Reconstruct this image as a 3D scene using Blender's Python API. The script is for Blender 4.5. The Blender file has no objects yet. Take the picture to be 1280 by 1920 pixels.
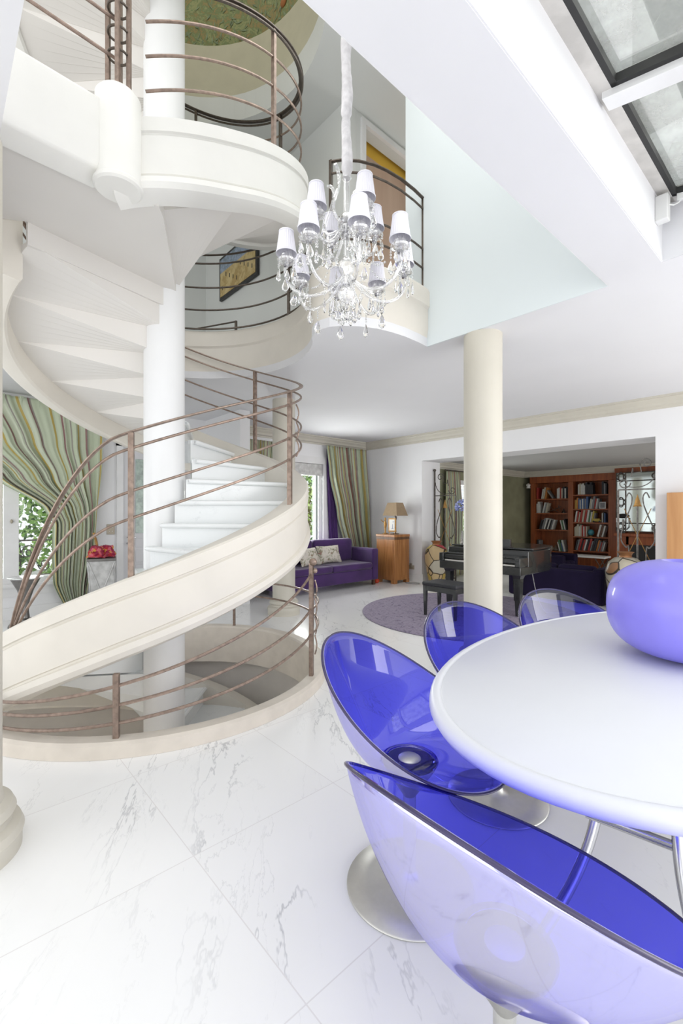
import bpy, math, random
from mathutils import Vector, Matrix
from mathutils.geometry import tessellate_polygon
random.seed(7)
PI = math.pi
R = math.radians
sc = bpy.context.scene
C = sc.collection
CH = 1.4                       # camera height
FP = 853.333                   # 16 mm lens on a 24 mm wide frame, 1280 px
AZ = 41.92                     # the room axes against the view direction
CA, SA = math.cos(R(AZ)), math.sin(R(AZ))

# ------------------------------------------------------------------ camera
cd = bpy.data.cameras.new('camera')
cam = bpy.data.objects.new('camera', cd)
C.objects.link(cam)
cd.sensor_fit = 'HORIZONTAL'
cd.sensor_width = 24.0
cd.lens = 16.0
cd.clip_start = 0.02
cam.location = (0, 0, CH)
cam.rotation_euler = (R(90), 0, R(-AZ))
sc.camera = cam
sc.view_settings.view_transform = 'Standard'
sc.view_settings.look = 'None'
sc.view_settings.gamma = 1
sc.view_settings.use_curve_mapping = False
sc.view_settings.exposure = 0.3
sc.cycles.max_bounces = 10
sc.cycles.diffuse_bounces = 5
sc.cycles.transparent_max_bounces = 24
sc.cycles.caustics_reflective = False
sc.cycles.caustics_refractive = False
sc.cycles.sample_clamp_indirect = 6

# ------------------------------------------------------------------ sky, daylight and added fill lights
world = bpy.data.worlds.new('sky')
sc.world = world
world.use_nodes = True
wn = world.node_tree
wb = wn.nodes['Background']
wb.inputs[0].default_value = (0.95, 0.975, 1.0, 1)
wb.inputs[1].default_value = 1.15


def area_light(name, loc, rot, sx, sy, power, col=(1, 1, 1), spread=180):
    l = bpy.data.lights.new(name, 'AREA')
    l.shape = 'RECTANGLE'
    l.size, l.size_y = sx, sy
    l.energy = power
    l.color = col
    l.spread = R(spread)
    o = bpy.data.objects.new(name, l)
    o.location = loc
    o.rotation_euler = rot
    o.visible_camera = False
    C.objects.link(o)
    return o


DAY = (1.0, 0.985, 0.96)
area_light('daylight_roof', (0.6, -0.1, 3.5), (0, 0, 0), 5.0, 1.6, 75, DAY)
area_light('daylight_garden_front', (-0.8, -3.2, 1.6), (R(90), 0, R(0)), 6.5, 2.6, 55, DAY)
area_light('fill_garden_right', (5.0, -3.1, 1.5), (R(90), 0, R(0)), 4.2, 2.6, 120, DAY)  # added fill from the right to brighten the living room behind
area_light('fill_library_south', (10.0, -.9, 1.4), (R(90), 0, 0), 3.0, 1.8, 45, DAY)  # added fill just inside the windowless south wall of the library
area_light('daylight_garden_side', (-3.4, 1.5, 1.7), (R(90), 0, R(-90)), 6.0, 2.6, 45, DAY)
area_light('fill_void', (2.0, 1.95, 5.9), (0, 0, 0), 2.6, 1.4, 30, DAY)  # added fill below the closed ceiling, brightens the void
area_light('daylight_upper_left', (-2.0, 3.4, 4.7), (R(90), 0, R(-90)), 4.0, 2.2, 40, DAY)
area_light('fill_corridor', (5.9, 3.35, 4.8), (R(90), 0, R(90)), .7, 1.8, 14, DAY)  # added fill at the closed corridor end
area_light('fill_stair_top', (1.5, 3.97, 8.5), (0, 0, 0), 2.0, 2.0, 26, DAY)  # added fill under the stair ceiling to brighten the mural drum
area_light('daylight_living', (5.4, 7.7, 1.4), (R(-90), 0, 0), 1.0, 2.0, 170, DAY)
area_light('daylight_left_window', (0.3, 7.7, 1.5), (R(-90), 0, 0), 2.2, 2.0, 24, DAY)
area_light('daylight_library', (9.1, 6.2, 1.4), (R(-90), 0, 0), 1.0, 1.4, 30, DAY)


# ------------------------------------------------------------------ coordinates
def W(x, y, z=None):
    """view-aligned metres (right, forward) -> room coordinates"""
    p = (CA * x + SA * y, -SA * x + CA * y)
    return p if z is None else (p[0], p[1], z)


# ------------------------------------------------------------------ materials
def mat(name, col, rough=0.5, metal=0.0, var=0.05, scale=6.0, bump=0.0, bscale=30.0, coat=0.0, sheen=0.0, spec=0.5, col2=None, stretch=None):
    m = bpy.data.materials.new(name)
    m.use_nodes = True
    n, l = m.node_tree.nodes, m.node_tree.links
    b = n['Principled BSDF']
    b.inputs['Roughness'].default_value = rough
    b.inputs['Metallic'].default_value = metal
    b.inputs['Coat Weight'].default_value = coat
    b.inputs['Sheen Weight'].default_value = sheen
    b.inputs['Specular IOR Level'].default_value = spec
    tc = n.new('ShaderNodeTexCoord')
    mp = n.new('ShaderNodeMapping')
    l.new(tc.outputs['Object'], mp.inputs[0])
    if stretch:
        mp.inputs['Scale'].default_value = stretch
    nz = n.new('ShaderNodeTexNoise')
    nz.inputs['Scale'].default_value = scale
    nz.inputs['Detail'].default_value = 4
    l.new(mp.outputs[0], nz.inputs['Vector'])
    cr = n.new('ShaderNodeValToRGB')
    c2 = col2 or tuple(max(0, c * (1 - var)) for c in col)
    cr.color_ramp.elements[0].color = (*c2, 1)
    cr.color_ramp.elements[1].color = (*col, 1)
    cr.color_ramp.elements[0].position = 0.35
    cr.color_ramp.elements[1].position = 0.65
    l.new(nz.outputs['Fac'], cr.inputs[0])
    l.new(cr.outputs[0], b.inputs['Base Color'])
    if bump:
        nb = n.new('ShaderNodeTexNoise')
        nb.inputs['Scale'].default_value = bscale
        l.new(mp.outputs[0], nb.inputs['Vector'])
        bp = n.new('ShaderNodeBump')
        bp.inputs['Strength'].default_value = bump
        bp.inputs['Distance'].default_value = 0.01
        l.new(nb.outputs['Fac'], bp.inputs['Height'])
        l.new(bp.outputs[0], b.inputs['Normal'])
    return m


def mixcol(n, l, a, b_, fac):
    x = n.new('ShaderNodeMix')
    x.data_type = 'RGBA'
    for s, v in ((x.inputs[6], a), (x.inputs[7], b_)):
        if hasattr(v, 'links'):
            l.new(v, s)
        else:
            s.default_value = (*v, 1)
    l.new(fac, x.inputs[0])
    return x.outputs[2]


def math_node(n, l, op, a, b_=None):
    x = n.new('ShaderNodeMath')
    x.operation = op
    for s, v in ((x.inputs[0], a), (x.inputs[1], b_)):
        if v is None:
            continue
        if hasattr(v, 'links'):
            l.new(v, s)
        else:
            s.default_value = v
    return x.outputs[0]


def marble(name, tiles=True, base=(0.90, 0.90, 0.895), rough=0.16, vein=1.0, cloud=0.04):
    m = bpy.data.materials.new(name)
    m.use_nodes = True
    n, l = m.node_tree.nodes, m.node_tree.links
    b = n['Principled BSDF']
    b.inputs['Roughness'].default_value = rough
    b.inputs['Specular IOR Level'].default_value = 0.4
    tc = n.new('ShaderNodeTexCoord')
    mp = n.new('ShaderNodeMapping')
    mr0 = n.new('ShaderNodeMapping')
    mr0.inputs['Rotation'].default_value = (0, 0, R(35))
    l.new(tc.outputs['Object'], mr0.inputs[0])
    mp.inputs['Scale'].default_value = (1.25, 0.30, 1.0)
    l.new(mr0.outputs[0], mp.inputs[0])
    src = mp.outputs[0]
    if tiles:                                            # every slab is cut from another piece of stone
        sn = n.new('ShaderNodeVectorMath')
        sn.operation = 'SNAP'
        sh = n.new('ShaderNodeMapping')
        sh.inputs['Location'].default_value = (-0.04, -0.28, 0.3)
        l.new(tc.outputs['Object'], sh.inputs[0])
        l.new(sh.outputs[0], sn.inputs[0])
        sn.inputs[1].default_value = (0.75, 0.75, 5)
        wnz = n.new('ShaderNodeTexWhiteNoise')
        l.new(sn.outputs[0], wnz.inputs[0])
        sc_ = n.new('ShaderNodeVectorMath')
        sc_.operation = 'SCALE'
        sc_.inputs['Scale'].default_value = 0.35
        l.new(wnz.outputs['Color'], sc_.inputs[0])
        ad = n.new('ShaderNodeVectorMath')
        ad.operation = 'ADD'
        l.new(src, ad.inputs[0])
        l.new(sc_.outputs[0], ad.inputs[1])
        src = ad.outputs[0]

    def veins(scale, width, dist):
        nz = n.new('ShaderNodeTexNoise')
        nz.inputs['Scale'].default_value = scale
        nz.inputs['Detail'].default_value = 7
        nz.inputs['Roughness'].default_value = 0.62
        nz.inputs['Distortion'].default_value = dist
        l.new(src, nz.inputs['Vector'])
        a = math_node(n, l, 'ABSOLUTE', math_node(n, l, 'SUBTRACT', nz.outputs['Fac'], 0.5))
        mr = n.new('ShaderNodeMapRange')
        mr.inputs['From Min'].default_value = 0
        mr.inputs['From Max'].default_value = width
        mr.inputs['To Min'].default_value = 1
        mr.inputs['To Max'].default_value = 0
        l.new(a, mr.inputs['Value'])
        return mr.outputs[0]
    gate = n.new('ShaderNodeTexNoise')
    gate.inputs['Scale'].default_value = 2.6
    gate.inputs['Detail'].default_value = 3
    l.new(src, gate.inputs['Vector'])
    gr = n.new('ShaderNodeMapRange')
    gr.inputs['From Min'].default_value = 0.45
    gr.inputs['From Max'].default_value = 0.66
    l.new(gate.outputs['Fac'], gr.inputs['Value'])
    v1 = math_node(n, l, 'MULTIPLY', veins(1.1, 0.0060, 0.3), gr.outputs[0])
    v2 = math_node(n, l, 'MULTIPLY', veins(3.6, 0.007, 0.35), math_node(n, l, 'MULTIPLY', gr.outputs[0], 0.45))
    vv = math_node(n, l, 'MULTIPLY', math_node(n, l, 'MAXIMUM', v1, v2), 0.50 * vein)
    cl = n.new('ShaderNodeTexNoise')
    cl.inputs['Scale'].default_value = 1.4
    cl.inputs['Detail'].default_value = 5
    l.new(src, cl.inputs['Vector'])
    cm = n.new('ShaderNodeMapRange')
    cm.inputs['From Min'].default_value = 0.4
    cm.inputs['From Max'].default_value = 0.75
    l.new(cl.outputs['Fac'], cm.inputs['Value'])
    base2 = tuple(c * (1 - cloud) for c in base)
    c1 = mixcol(n, l, base, base2, cm.outputs[0])
    c2 = mixcol(n, l, c1, (0.22, 0.23, 0.26), vv)
    out = c2
    if tiles:
        br = n.new('ShaderNodeTexBrick')
        br.offset = 0
        br.squash = 1
        br.inputs['Scale'].default_value = 1
        br.inputs['Mortar Size'].default_value = 0.0022
        br.inputs['Mortar Smooth'].default_value = 0.1
        br.inputs['Brick Width'].default_value = 0.75
        br.inputs['Row Height'].default_value = 0.75
        bm_ = n.new('ShaderNodeMapping')
        bm_.inputs['Location'].default_value = (-0.04, -0.28, 0)
        l.new(tc.outputs['Object'], bm_.inputs[0])
        l.new(bm_.outputs[0], br.inputs['Vector'])
        out = mixcol(n, l, c2, (0.76, 0.745, 0.74), br.outputs['Fac'])
    l.new(out, b.inputs['Base Color'])
    return m


def tinted(name, col, gloss=0.06, rough=0.03, edge=0.45, dust=0.0, dustcol=(0.7, 0.7, 0.68), front_only=False, gcol=(1, 1, 1)):
    """thin clear plastic or glass: tinted see-through with a fresnel sheen"""
    m = bpy.data.materials.new(name)
    m.use_nodes = True
    n, l = m.node_tree.nodes, m.node_tree.links
    n.remove(n['Principled BSDF'])
    o = n['Material Output']
    t = n.new('ShaderNodeBsdfTransparent')
    t.inputs[0].default_value = (*col, 1)
    g = n.new('ShaderNodeBsdfGlossy')
    g.inputs['Roughness'].default_value = rough
    g.inputs[0].default_value = (*gcol, 1)
    lw = n.new('ShaderNodeLayerWeight')
    lw.inputs['Blend'].default_value = 0.35
    mr = n.new('ShaderNodeMapRange')
    mr.inputs['To Min'].default_value = gloss
    mr.inputs['To Max'].default_value = edge
    l.new(lw.outputs['Facing'], mr.inputs['Value'])
    pw = math_node(n, l, 'POWER', mr.outputs[0], 1.0)
    if front_only:                                     # the coating shows on the outer face only
        ge = n.new('ShaderNodeNewGeometry')
        pw = math_node(n, l, 'MULTIPLY', pw, math_node(n, l, 'SUBTRACT', 1.0, ge.outputs['Backfacing']))
    mx = n.new('ShaderNodeMixShader')
    l.new(pw, mx.inputs[0])
    l.new(t.outputs[0], mx.inputs[1])
    l.new(g.outputs[0], mx.inputs[2])
    last = mx.outputs[0]
    if dust:
        tc = n.new('ShaderNodeTexCoord')
        nz = n.new('ShaderNodeTexNoise')
        nz.inputs['Scale'].default_value = 5
        nz.inputs['Detail'].default_value = 9
        nz.inputs['Roughness'].default_value = 0.7
        l.new(tc.outputs['Object'], nz.inputs['Vector'])
        cr = n.new('ShaderNodeMapRange')
        cr.inputs['From Min'].default_value = 0.42
        cr.inputs['From Max'].default_value = 0.62
        cr.inputs['To Max'].default_value = dust
        cr.inputs['To Min'].default_value = dust * 0.35
        l.new(nz.outputs['Fac'], cr.inputs['Value'])
        d = n.new('ShaderNodeBsdfDiffuse')
        d.inputs[0].default_value = (*dustcol, 1)
        m2 = n.new('ShaderNodeMixShader')
        l.new(cr.outputs[0], m2.inputs[0])
        l.new(last, m2.inputs[1])
        l.new(d.outputs[0], m2.inputs[2])
        last = m2.outputs[0]
    l.new(last, o.inputs[0])
    return m


def stripes(name, cols, period, rough=0.6, bump=0.05):
    """woven fabric striped across the U direction of the cloth"""
    m = bpy.data.materials.new(name)
    m.use_nodes = True
    n, l = m.node_tree.nodes, m.node_tree.links
    b = n['Principled BSDF']
    b.inputs['Roughness'].default_value = rough
    b.inputs['Sheen Weight'].default_value = 0.2
    tc = n.new('ShaderNodeTexCoord')
    sx = n.new('ShaderNodeSeparateXYZ')
    l.new(tc.outputs['UV'], sx.inputs[0])
    fr = math_node(n, l, 'FRACT', math_node(n, l, 'MULTIPLY', sx.outputs[0], 1.0 / period))
    cr = n.new('ShaderNodeValToRGB')
    cr.color_ramp.interpolation = 'CONSTANT'
    el = cr.color_ramp.elements
    el[0].position = 0
    el[0].color = (*cols[0][1], 1)
    el[1].position = cols[1][0]
    el[1].color = (*cols[1][1], 1)
    for p, c in cols[2:]:
        e = el.new(p)
        e.color = (*c, 1)
    l.new(fr, cr.inputs[0])
    nz = n.new('ShaderNodeTexNoise')
    nz.inputs['Scale'].default_value = 9
    l.new(tc.outputs['Object'], nz.inputs['Vector'])
    mr = n.new('ShaderNodeMapRange')
    mr.inputs['To Max'].default_value = 0.3
    l.new(nz.outputs['Fac'], mr.inputs['Value'])
    l.new(mixcol(n, l, cr.outputs[0], (0.5, 0.5, 0.35), mr.outputs[0]), b.inputs['Base Color'])
    return m


def patches(name, cols, scale, rough=0.5, dist=0.0, kind='vor', seamcol=None, sheen=0.0):
    """patchwork / painterly colours"""
    m = bpy.data.materials.new(name)
    m.use_nodes = True
    n, l = m.node_tree.nodes, m.node_tree.links
    b = n['Principled BSDF']
    b.inputs['Roughness'].default_value = rough
    b.inputs['Sheen Weight'].default_value = sheen
    tc = n.new('ShaderNodeTexCoord')
    if kind == 'vor':
        v = n.new('ShaderNodeTexVoronoi')
        v.inputs['Scale'].default_value = scale
        l.new(tc.outputs['Object'], v.inputs['Vector'])
        s = n.new('ShaderNodeSeparateColor')
        l.new(v.outputs['Color'], s.inputs[0])
        f = s.outputs[0]
    else:
        v = n.new('ShaderNodeTexNoise')
        v.inputs['Scale'].default_value = scale
        v.inputs['Detail'].default_value = 8
        v.inputs['Roughness'].default_value = 0.75
        v.inputs['Distortion'].default_value = dist
        l.new(tc.outputs['Object'], v.inputs['Vector'])
        mr = n.new('ShaderNodeMapRange')
        mr.inputs['From Min'].default_value = 0.3
        mr.inputs['From Max'].default_value = 0.7
        l.new(v.outputs['Fac'], mr.inputs['Value'])
        f = mr.outputs[0]
    cr = n.new('ShaderNodeValToRGB')
    if kind == 'vor':
        cr.color_ramp.interpolation = 'CONSTANT'
    el = cr.color_ramp.elements
    k = len(cols)
    el[0].position = 0
    el[0].color = (*cols[0], 1)
    el[1].position = 1.0 / k
    el[1].color = (*cols[1], 1)
    for i in range(2, k):
        e = el.new(i / k)
        e.color = (*cols[i], 1)
    l.new(f, cr.inputs[0])
    out = cr.outputs[0]
    if seamcol:
        v2 = n.new('ShaderNodeTexVoronoi')
        v2.feature = 'DISTANCE_TO_EDGE'
        v2.inputs['Scale'].default_value = scale
        l.new(tc.outputs['Object'], v2.inputs['Vector'])
        lt = math_node(n, l, 'LESS_THAN', v2.outputs['Distance'], 0.035)
        out = mixcol(n, l, out, seamcol, lt)
    l.new(out, b.inputs['Base Color'])
    return m


def wood(name, c1, c2, scale=3.0, rough=0.35, axis=(1, 1, 0.08)):
    m = bpy.data.materials.new(name)
    m.use_nodes = True
    n, l = m.node_tree.nodes, m.node_tree.links
    b = n['Principled BSDF']
    b.inputs['Roughness'].default_value = rough
    tc = n.new('ShaderNodeTexCoord')
    mp = n.new('ShaderNodeMapping')
    mp.inputs['Scale'].default_value = axis
    l.new(tc.outputs['Object'], mp.inputs[0])
    nz = n.new('ShaderNodeTexNoise')
    nz.inputs['Scale'].default_value = scale * 8
    nz.inputs['Detail'].default_value = 5
    nz.inputs['Distortion'].default_value = 0.8
    l.new(mp.outputs[0], nz.inputs['Vector'])
    cr = n.new('ShaderNodeValToRGB')
    cr.color_ramp.elements[0].position = 0.3
    cr.color_ramp.elements[1].position = 0.7
    cr.color_ramp.elements[0].color = (*c1, 1)
    cr.color_ramp.elements[1].color = (*c2, 1)
    l.new(nz.outputs['Fac'], cr.inputs[0])
    l.new(cr.outputs[0], b.inputs['Base Color'])
    return m


M = {}
M['wall'] = mat('wall_paint', (0.82, 0.82, 0.83), 0.85, var=0.02, scale=1.5)
M['ceil'] = mat('ceiling_paint', (0.73, 0.73, 0.75), 0.85, var=0.02, scale=1.5)
M['wallblue'] = mat('pale_blue_paint', (0.70, 0.755, 0.765), 0.8, var=0.02, scale=1.2)
M['wallgrey'] = mat('grey_green_paint', (0.70, 0.715, 0.695), 0.8, var=0.03, scale=1.2)
M['green'] = mat('olive_wall_paint', (0.30, 0.30, 0.19), 0.8, var=0.25, scale=2.5)
M['ceil2'] = mat('library_ceiling_paint', (0.50, 0.50, 0.49), 0.85, var=0.02)
M['cream'] = mat('cream_limestone_plaster', (0.73, 0.69, 0.62), 0.55, var=0.05, scale=4)
M['creamlow'] = mat('honed_limestone', (0.70, 0.64, 0.56), 0.6, var=0.10, scale=7)
M['creamhi'] = mat('white_limestone_plaster', (0.84, 0.83, 0.79), 0.5, var=0.03, scale=4)
M['colm'] = mat('cream_column_plaster', (0.58, 0.55, 0.475), 0.5, var=0.05, scale=2.5)
M['white'] = mat('white_stair_plaster', (0.735, 0.71, 0.675), 0.6, var=0.02, scale=3)
M['newel'] = mat('white_column_plaster', (0.84, 0.845, 0.85), 0.4, var=0.03, scale=2.5)
M['floor'] = marble('white_marble_slabs')
M['tread'] = marble('white_marble_tread', tiles=False, base=(0.86, 0.88, 0.885), rough=0.2, vein=0.45, cloud=0.04)
M['bronze'] = mat('brushed_bronze_iron', (0.36, 0.27, 0.22), 0.38, metal=0.65, var=0.35, scale=30)
M['bronzedark'] = mat('dark_bronze_iron', (0.13, 0.105, 0.085), 0.35, metal=0.6, var=0.3, scale=30)
M['steel'] = mat('satin_steel', (0.56, 0.555, 0.53), 0.42, metal=0.8, var=0.05, scale=40)
M['chrome'] = mat('polished_steel_tube', (0.45, 0.45, 0.47), 0.18, metal=1.0, var=0.04)
M['tubesteel'] = M['chrome']
M['blue'] = tinted('clear_cobalt_acrylic', (0.345, 0.35, 1.0), gloss=0.035, edge=0.22, rough=0.03)
M['blueout'] = tinted('clear_cobalt_acrylic_silvered', (0.345, 0.35, 1.0), gloss=0.50, edge=0.70, rough=0.06, front_only=True, gcol=(.90, .88, 1.0))
M['bluedisc'] = tinted('clear_violet_acrylic', (0.22, 0.10, 0.62), gloss=0.05, edge=0.3)
M['rim'] = mat('smoky_acrylic_edge', (0.045, 0.035, 0.10), 0.2, var=0.2)
M['glass'] = tinted('window_glass', (0.93, 0.95, 0.95), gloss=0.03, edge=0.5, rough=0.0)
M['roofglass'] = tinted('weathered_roof_glass', (0.80, 0.82, 0.80), gloss=0.05, edge=0.6, rough=0.02, dust=0.45, dustcol=(0.55, 0.55, 0.52))
M['table'] = mat('white_lacquer', (0.70, 0.71, 0.755), 0.42, var=0.01)
M['bowl'] = mat('violet_blue_frosted_ceramic', (0.27, 0.24, 0.84), 0.42, var=0.10, scale=5, coat=0.25)
M['purple'] = mat('violet_velvet', (0.055, 0.014, 0.12), 0.8, var=0.35, scale=3, sheen=0.25)
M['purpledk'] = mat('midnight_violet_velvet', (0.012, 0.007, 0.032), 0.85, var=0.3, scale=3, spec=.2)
M['rug'] = patches('mottled_violet_rug', [(0.10, 0.08, 0.13), (0.24, 0.20, 0.28), (0.32, 0.28, 0.36), (0.15, 0.12, 0.19)], 14, 0.95, 1.0, kind='noise')
M['black'] = mat('black_piano_lacquer', (0.022, 0.024, 0.024), 0.22, var=0.2, coat=0.5)
M['blacksoft'] = mat('black_leatherette', (0.03, 0.031, 0.036), 0.5, var=0.2)
M['ivory'] = mat('ivory_keys', (0.75, 0.73, 0.68), 0.3)
M['oak'] = wood('honey_oak', (0.29, 0.115, 0.035), (0.47, 0.215, 0.075))
M['oakdark'] = wood('dark_oak_band', (0.09, 0.045, 0.022), (0.17, 0.085, 0.04))
M['maple'] = wood('orange_maple', (0.50, 0.25, 0.10), (0.62, 0.34, 0.15), scale=1.2)
M['mahogany'] = wood('mahogany', (0.20, 0.050, 0.016), (0.36, 0.10, 0.03))
M['shadecloth'] = mat('tan_linen_shade', (0.30, 0.215, 0.13), 0.8, var=0.1, scale=20)
M['shadewhite'] = mat('pleated_white_shade', (0.84, 0.83, 0.90), 0.8, var=0.03)
M['gold'] = mat('aged_gold', (0.50, 0.27, 0.075), 0.4, metal=0.5, var=0.4, scale=20)
M['paper'] = mat('white_paper', (0.78, 0.78, 0.76), 0.8)
M['iron'] = mat('wrought_iron', (0.13, 0.115, 0.10), 0.5, metal=0.5, var=0.4, scale=25)
M['irongrey'] = mat('pewter_iron', (0.30, 0.285, 0.265), 0.45, metal=0.5, var=0.4, scale=25)
M['crystal'] = None
M['sleeve'] = mat('white_silk_sleeve', (0.82, 0.80, 0.82), 0.6, var=0.2, scale=25, bump=0.6, bscale=40)
M['leaf'] = patches('green_leaves', [(0.06, 0.14, 0.03), (0.22, 0.40, 0.08), (0.50, 0.66, 0.24), (0.32, 0.50, 0.16)], 9)
M['bark'] = mat('brown_bark', (0.10, 0.08, 0.06), 0.9, var=0.4, scale=20)
M['frame'] = mat('white_window_paint', (0.80, 0.80, 0.80), 0.5)
M['doorpaint'] = mat('off_white_door_paint', (0.68, 0.68, 0.70), 0.5, var=0.02)
M['plate'] = mat('brass_switch_plate', (0.42, 0.37, 0.29), 0.45, metal=0.2)
M['planter'] = mat('silver_leaf_metal', (0.66, 0.66, 0.65), 0.4, metal=0.3, var=0.3, scale=12)
M['gunmetal'] = mat('gunmetal_pewter', (0.26, 0.25, 0.24), 0.28, metal=0.9, var=0.25, scale=8)
M['redfab'] = patches('red_pink_tissue', [(0.45, 0.02, 0.03), (0.62, 0.12, 0.16), (0.30, 0.01, 0.05), (0.62, 0.30, 0.05)], 28, 0.5)
M['ochre'] = mat('ochre_wall_paint', (0.74, 0.46, 0.06), 0.8, var=0.05)
M['tan'] = wood('brown_wood_panel', (0.50, 0.34, 0.25), (0.56, 0.40, 0.30), scale=1.0)
M['mural'] = patches('tropical_foliage_mural', [(0.13, 0.12, 0.03), (0.10, 0.18, 0.06), (0.30, 0.30, 0.12), (0.12, 0.18, 0.06), (0.30, 0.20, 0.06), (0.14, 0.20, 0.08)], 3.5, 0.7, 2.2, kind='noise')
M['muraltan'] = mat('pale_khaki_plaster', (0.55, 0.52, 0.39), 0.7, var=0.06)
M['canvas'] = patches('beach_canvas', [(0.50, 0.38, 0.16), (0.60, 0.48, 0.24), (0.42, 0.30, 0.12)], 5, 0.8, 0.5, kind='noise')
M['canvasblue'] = patches('blue_sea_canvas', [(0.16, 0.22, 0.36), (0.34, 0.40, 0.52), (0.20, 0.26, 0.30)], 12, 0.8, 0.5, kind='noise')
M['blackframe'] = mat('black_frame', (0.02, 0.02, 0.02), 0.4)
M['floral'] = patches('floral_linen', [(0.10, 0.09, 0.08), (0.60, 0.56, 0.50), (0.64, 0.60, 0.54), (0.62, 0.57, 0.50), (0.20, 0.24, 0.13), (0.45, 0.12, 0.18)], 11, 0.8, 1.0, kind='noise')
M['vasea'] = patches('patchwork_ceramic', [(0.56, 0.42, 0.22), (0.50, 0.36, 0.08), (0.52, 0.38, 0.20), (0.52, 0.48, 0.38), (0.56, 0.44, 0.12), (0.45, 0.05, 0.07)], 4.4, 0.3, seamcol=(0.05, 0.035, 0.02))
M['vaseb'] = patches('grey_patchwork_ceramic', [(0.40, 0.42, 0.37), (0.20, 0.21, 0.20), (0.50, 0.46, 0.36), (0.34, 0.18, 0.09), (0.42, 0.40, 0.33)], 4.5, 0.3, seamcol=(0.05, 0.04, 0.03))
M['copper'] = mat('copper_neck', (0.42, 0.20, 0.09), 0.35, metal=0.5, var=0.2)
M['hydr'] = patches('blue_hydrangea', [(0.20, 0.24, 0.50), (0.30, 0.36, 0.66), (0.44, 0.48, 0.74)], 40)
M['cablew'] = mat('grey_cable', (0.25, 0.25, 0.25), 0.5)
M['orange'] = mat('orange_plastic', (0.60, 0.06, 0.02), 0.4)
M['mirror'] = mat('silvered_mirror', (0.66, 0.72, 0.69), 0.05, metal=1.0, var=0.15, scale=3)
M['plasticw'] = mat('white_plastic', (0.72, 0.72, 0.71), 0.4)
M['teal'] = mat('teal_globe', (0.05, 0.25, 0.30), 0.3, var=0.4, scale=12)
M['darkroom'] = mat('cellar_wall_paint', (0.74, 0.71, 0.67), 0.8)
M['brownwood'] = wood('dark_brown_wood', (0.05, 0.025, 0.015), (0.10, 0.05, 0.03))
M['skylightal'] = mat('grey_weathered_aluminium', (0.62, 0.60, 0.57), 0.6, var=0.2, scale=9)
M['gasket'] = mat('black_rubber_gasket', (0.02, 0.02, 0.02), 0.6)
m = bpy.data.materials.new('cut_crystal')
m.use_nodes = True
b = m.node_tree.nodes['Principled BSDF']
b.inputs['Base Color'].default_value = (1, 1, 1, 1)
b.inputs['Roughness'].default_value = 0.02
b.inputs['Transmission Weight'].default_value = 1.0
b.inputs['IOR'].default_value = 1.5
M['crystal'] = m
M['armglass'] = tinted('clear_twisted_glass', (0.97, 0.97, 0.975), gloss=0.22, edge=0.85, rough=0.05)
g1, y1, p1, gr1, w1 = (0.50, 0.57, 0.42), (0.46, 0.33, 0.05), (0.20, 0.06, 0.08), (0.24, 0.22, 0.20), (0.56, 0.62, 0.48)
M['curtain'] = stripes('striped_silk_curtain', [(0, g1), (0.16, y1), (0.20, g1), (0.34, p1), (0.38, w1), (0.52, gr1), (0.55, g1), (0.68, y1), (0.72, w1), (0.84, p1), (0.87, gr1), (.895, g1)], 0.62)
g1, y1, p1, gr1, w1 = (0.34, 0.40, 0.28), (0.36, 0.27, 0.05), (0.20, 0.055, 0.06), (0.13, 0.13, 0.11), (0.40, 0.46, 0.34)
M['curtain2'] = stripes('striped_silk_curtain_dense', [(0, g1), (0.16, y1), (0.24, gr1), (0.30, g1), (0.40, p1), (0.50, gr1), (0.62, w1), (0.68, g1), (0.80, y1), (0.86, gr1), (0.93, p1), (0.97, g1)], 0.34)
M['glassobj'] = tinted('clear_smoke_glass', (0.8, 0.8, 0.8), gloss=0.15, edge=0.7)
BOOK = {}
for nm, c in dict(white=(0.60, 0.60, 0.57), cream=(0.50, 0.46, 0.36), red=(0.36, 0.04, 0.03), black=(0.025, 0.025, 0.03), grey=(0.22, 0.22, 0.23),
                  blue=(0.08, 0.14, 0.30), green=(0.08, 0.17, 0.09), orange=(0.46, 0.17, 0.04), yellow=(0.50, 0.38, 0.08), brown=(0.14, 0.07, 0.04)).items():
    BOOK[nm] = mat(nm + '_book_cover', c, 0.6, var=0.1, scale=20)


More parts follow.
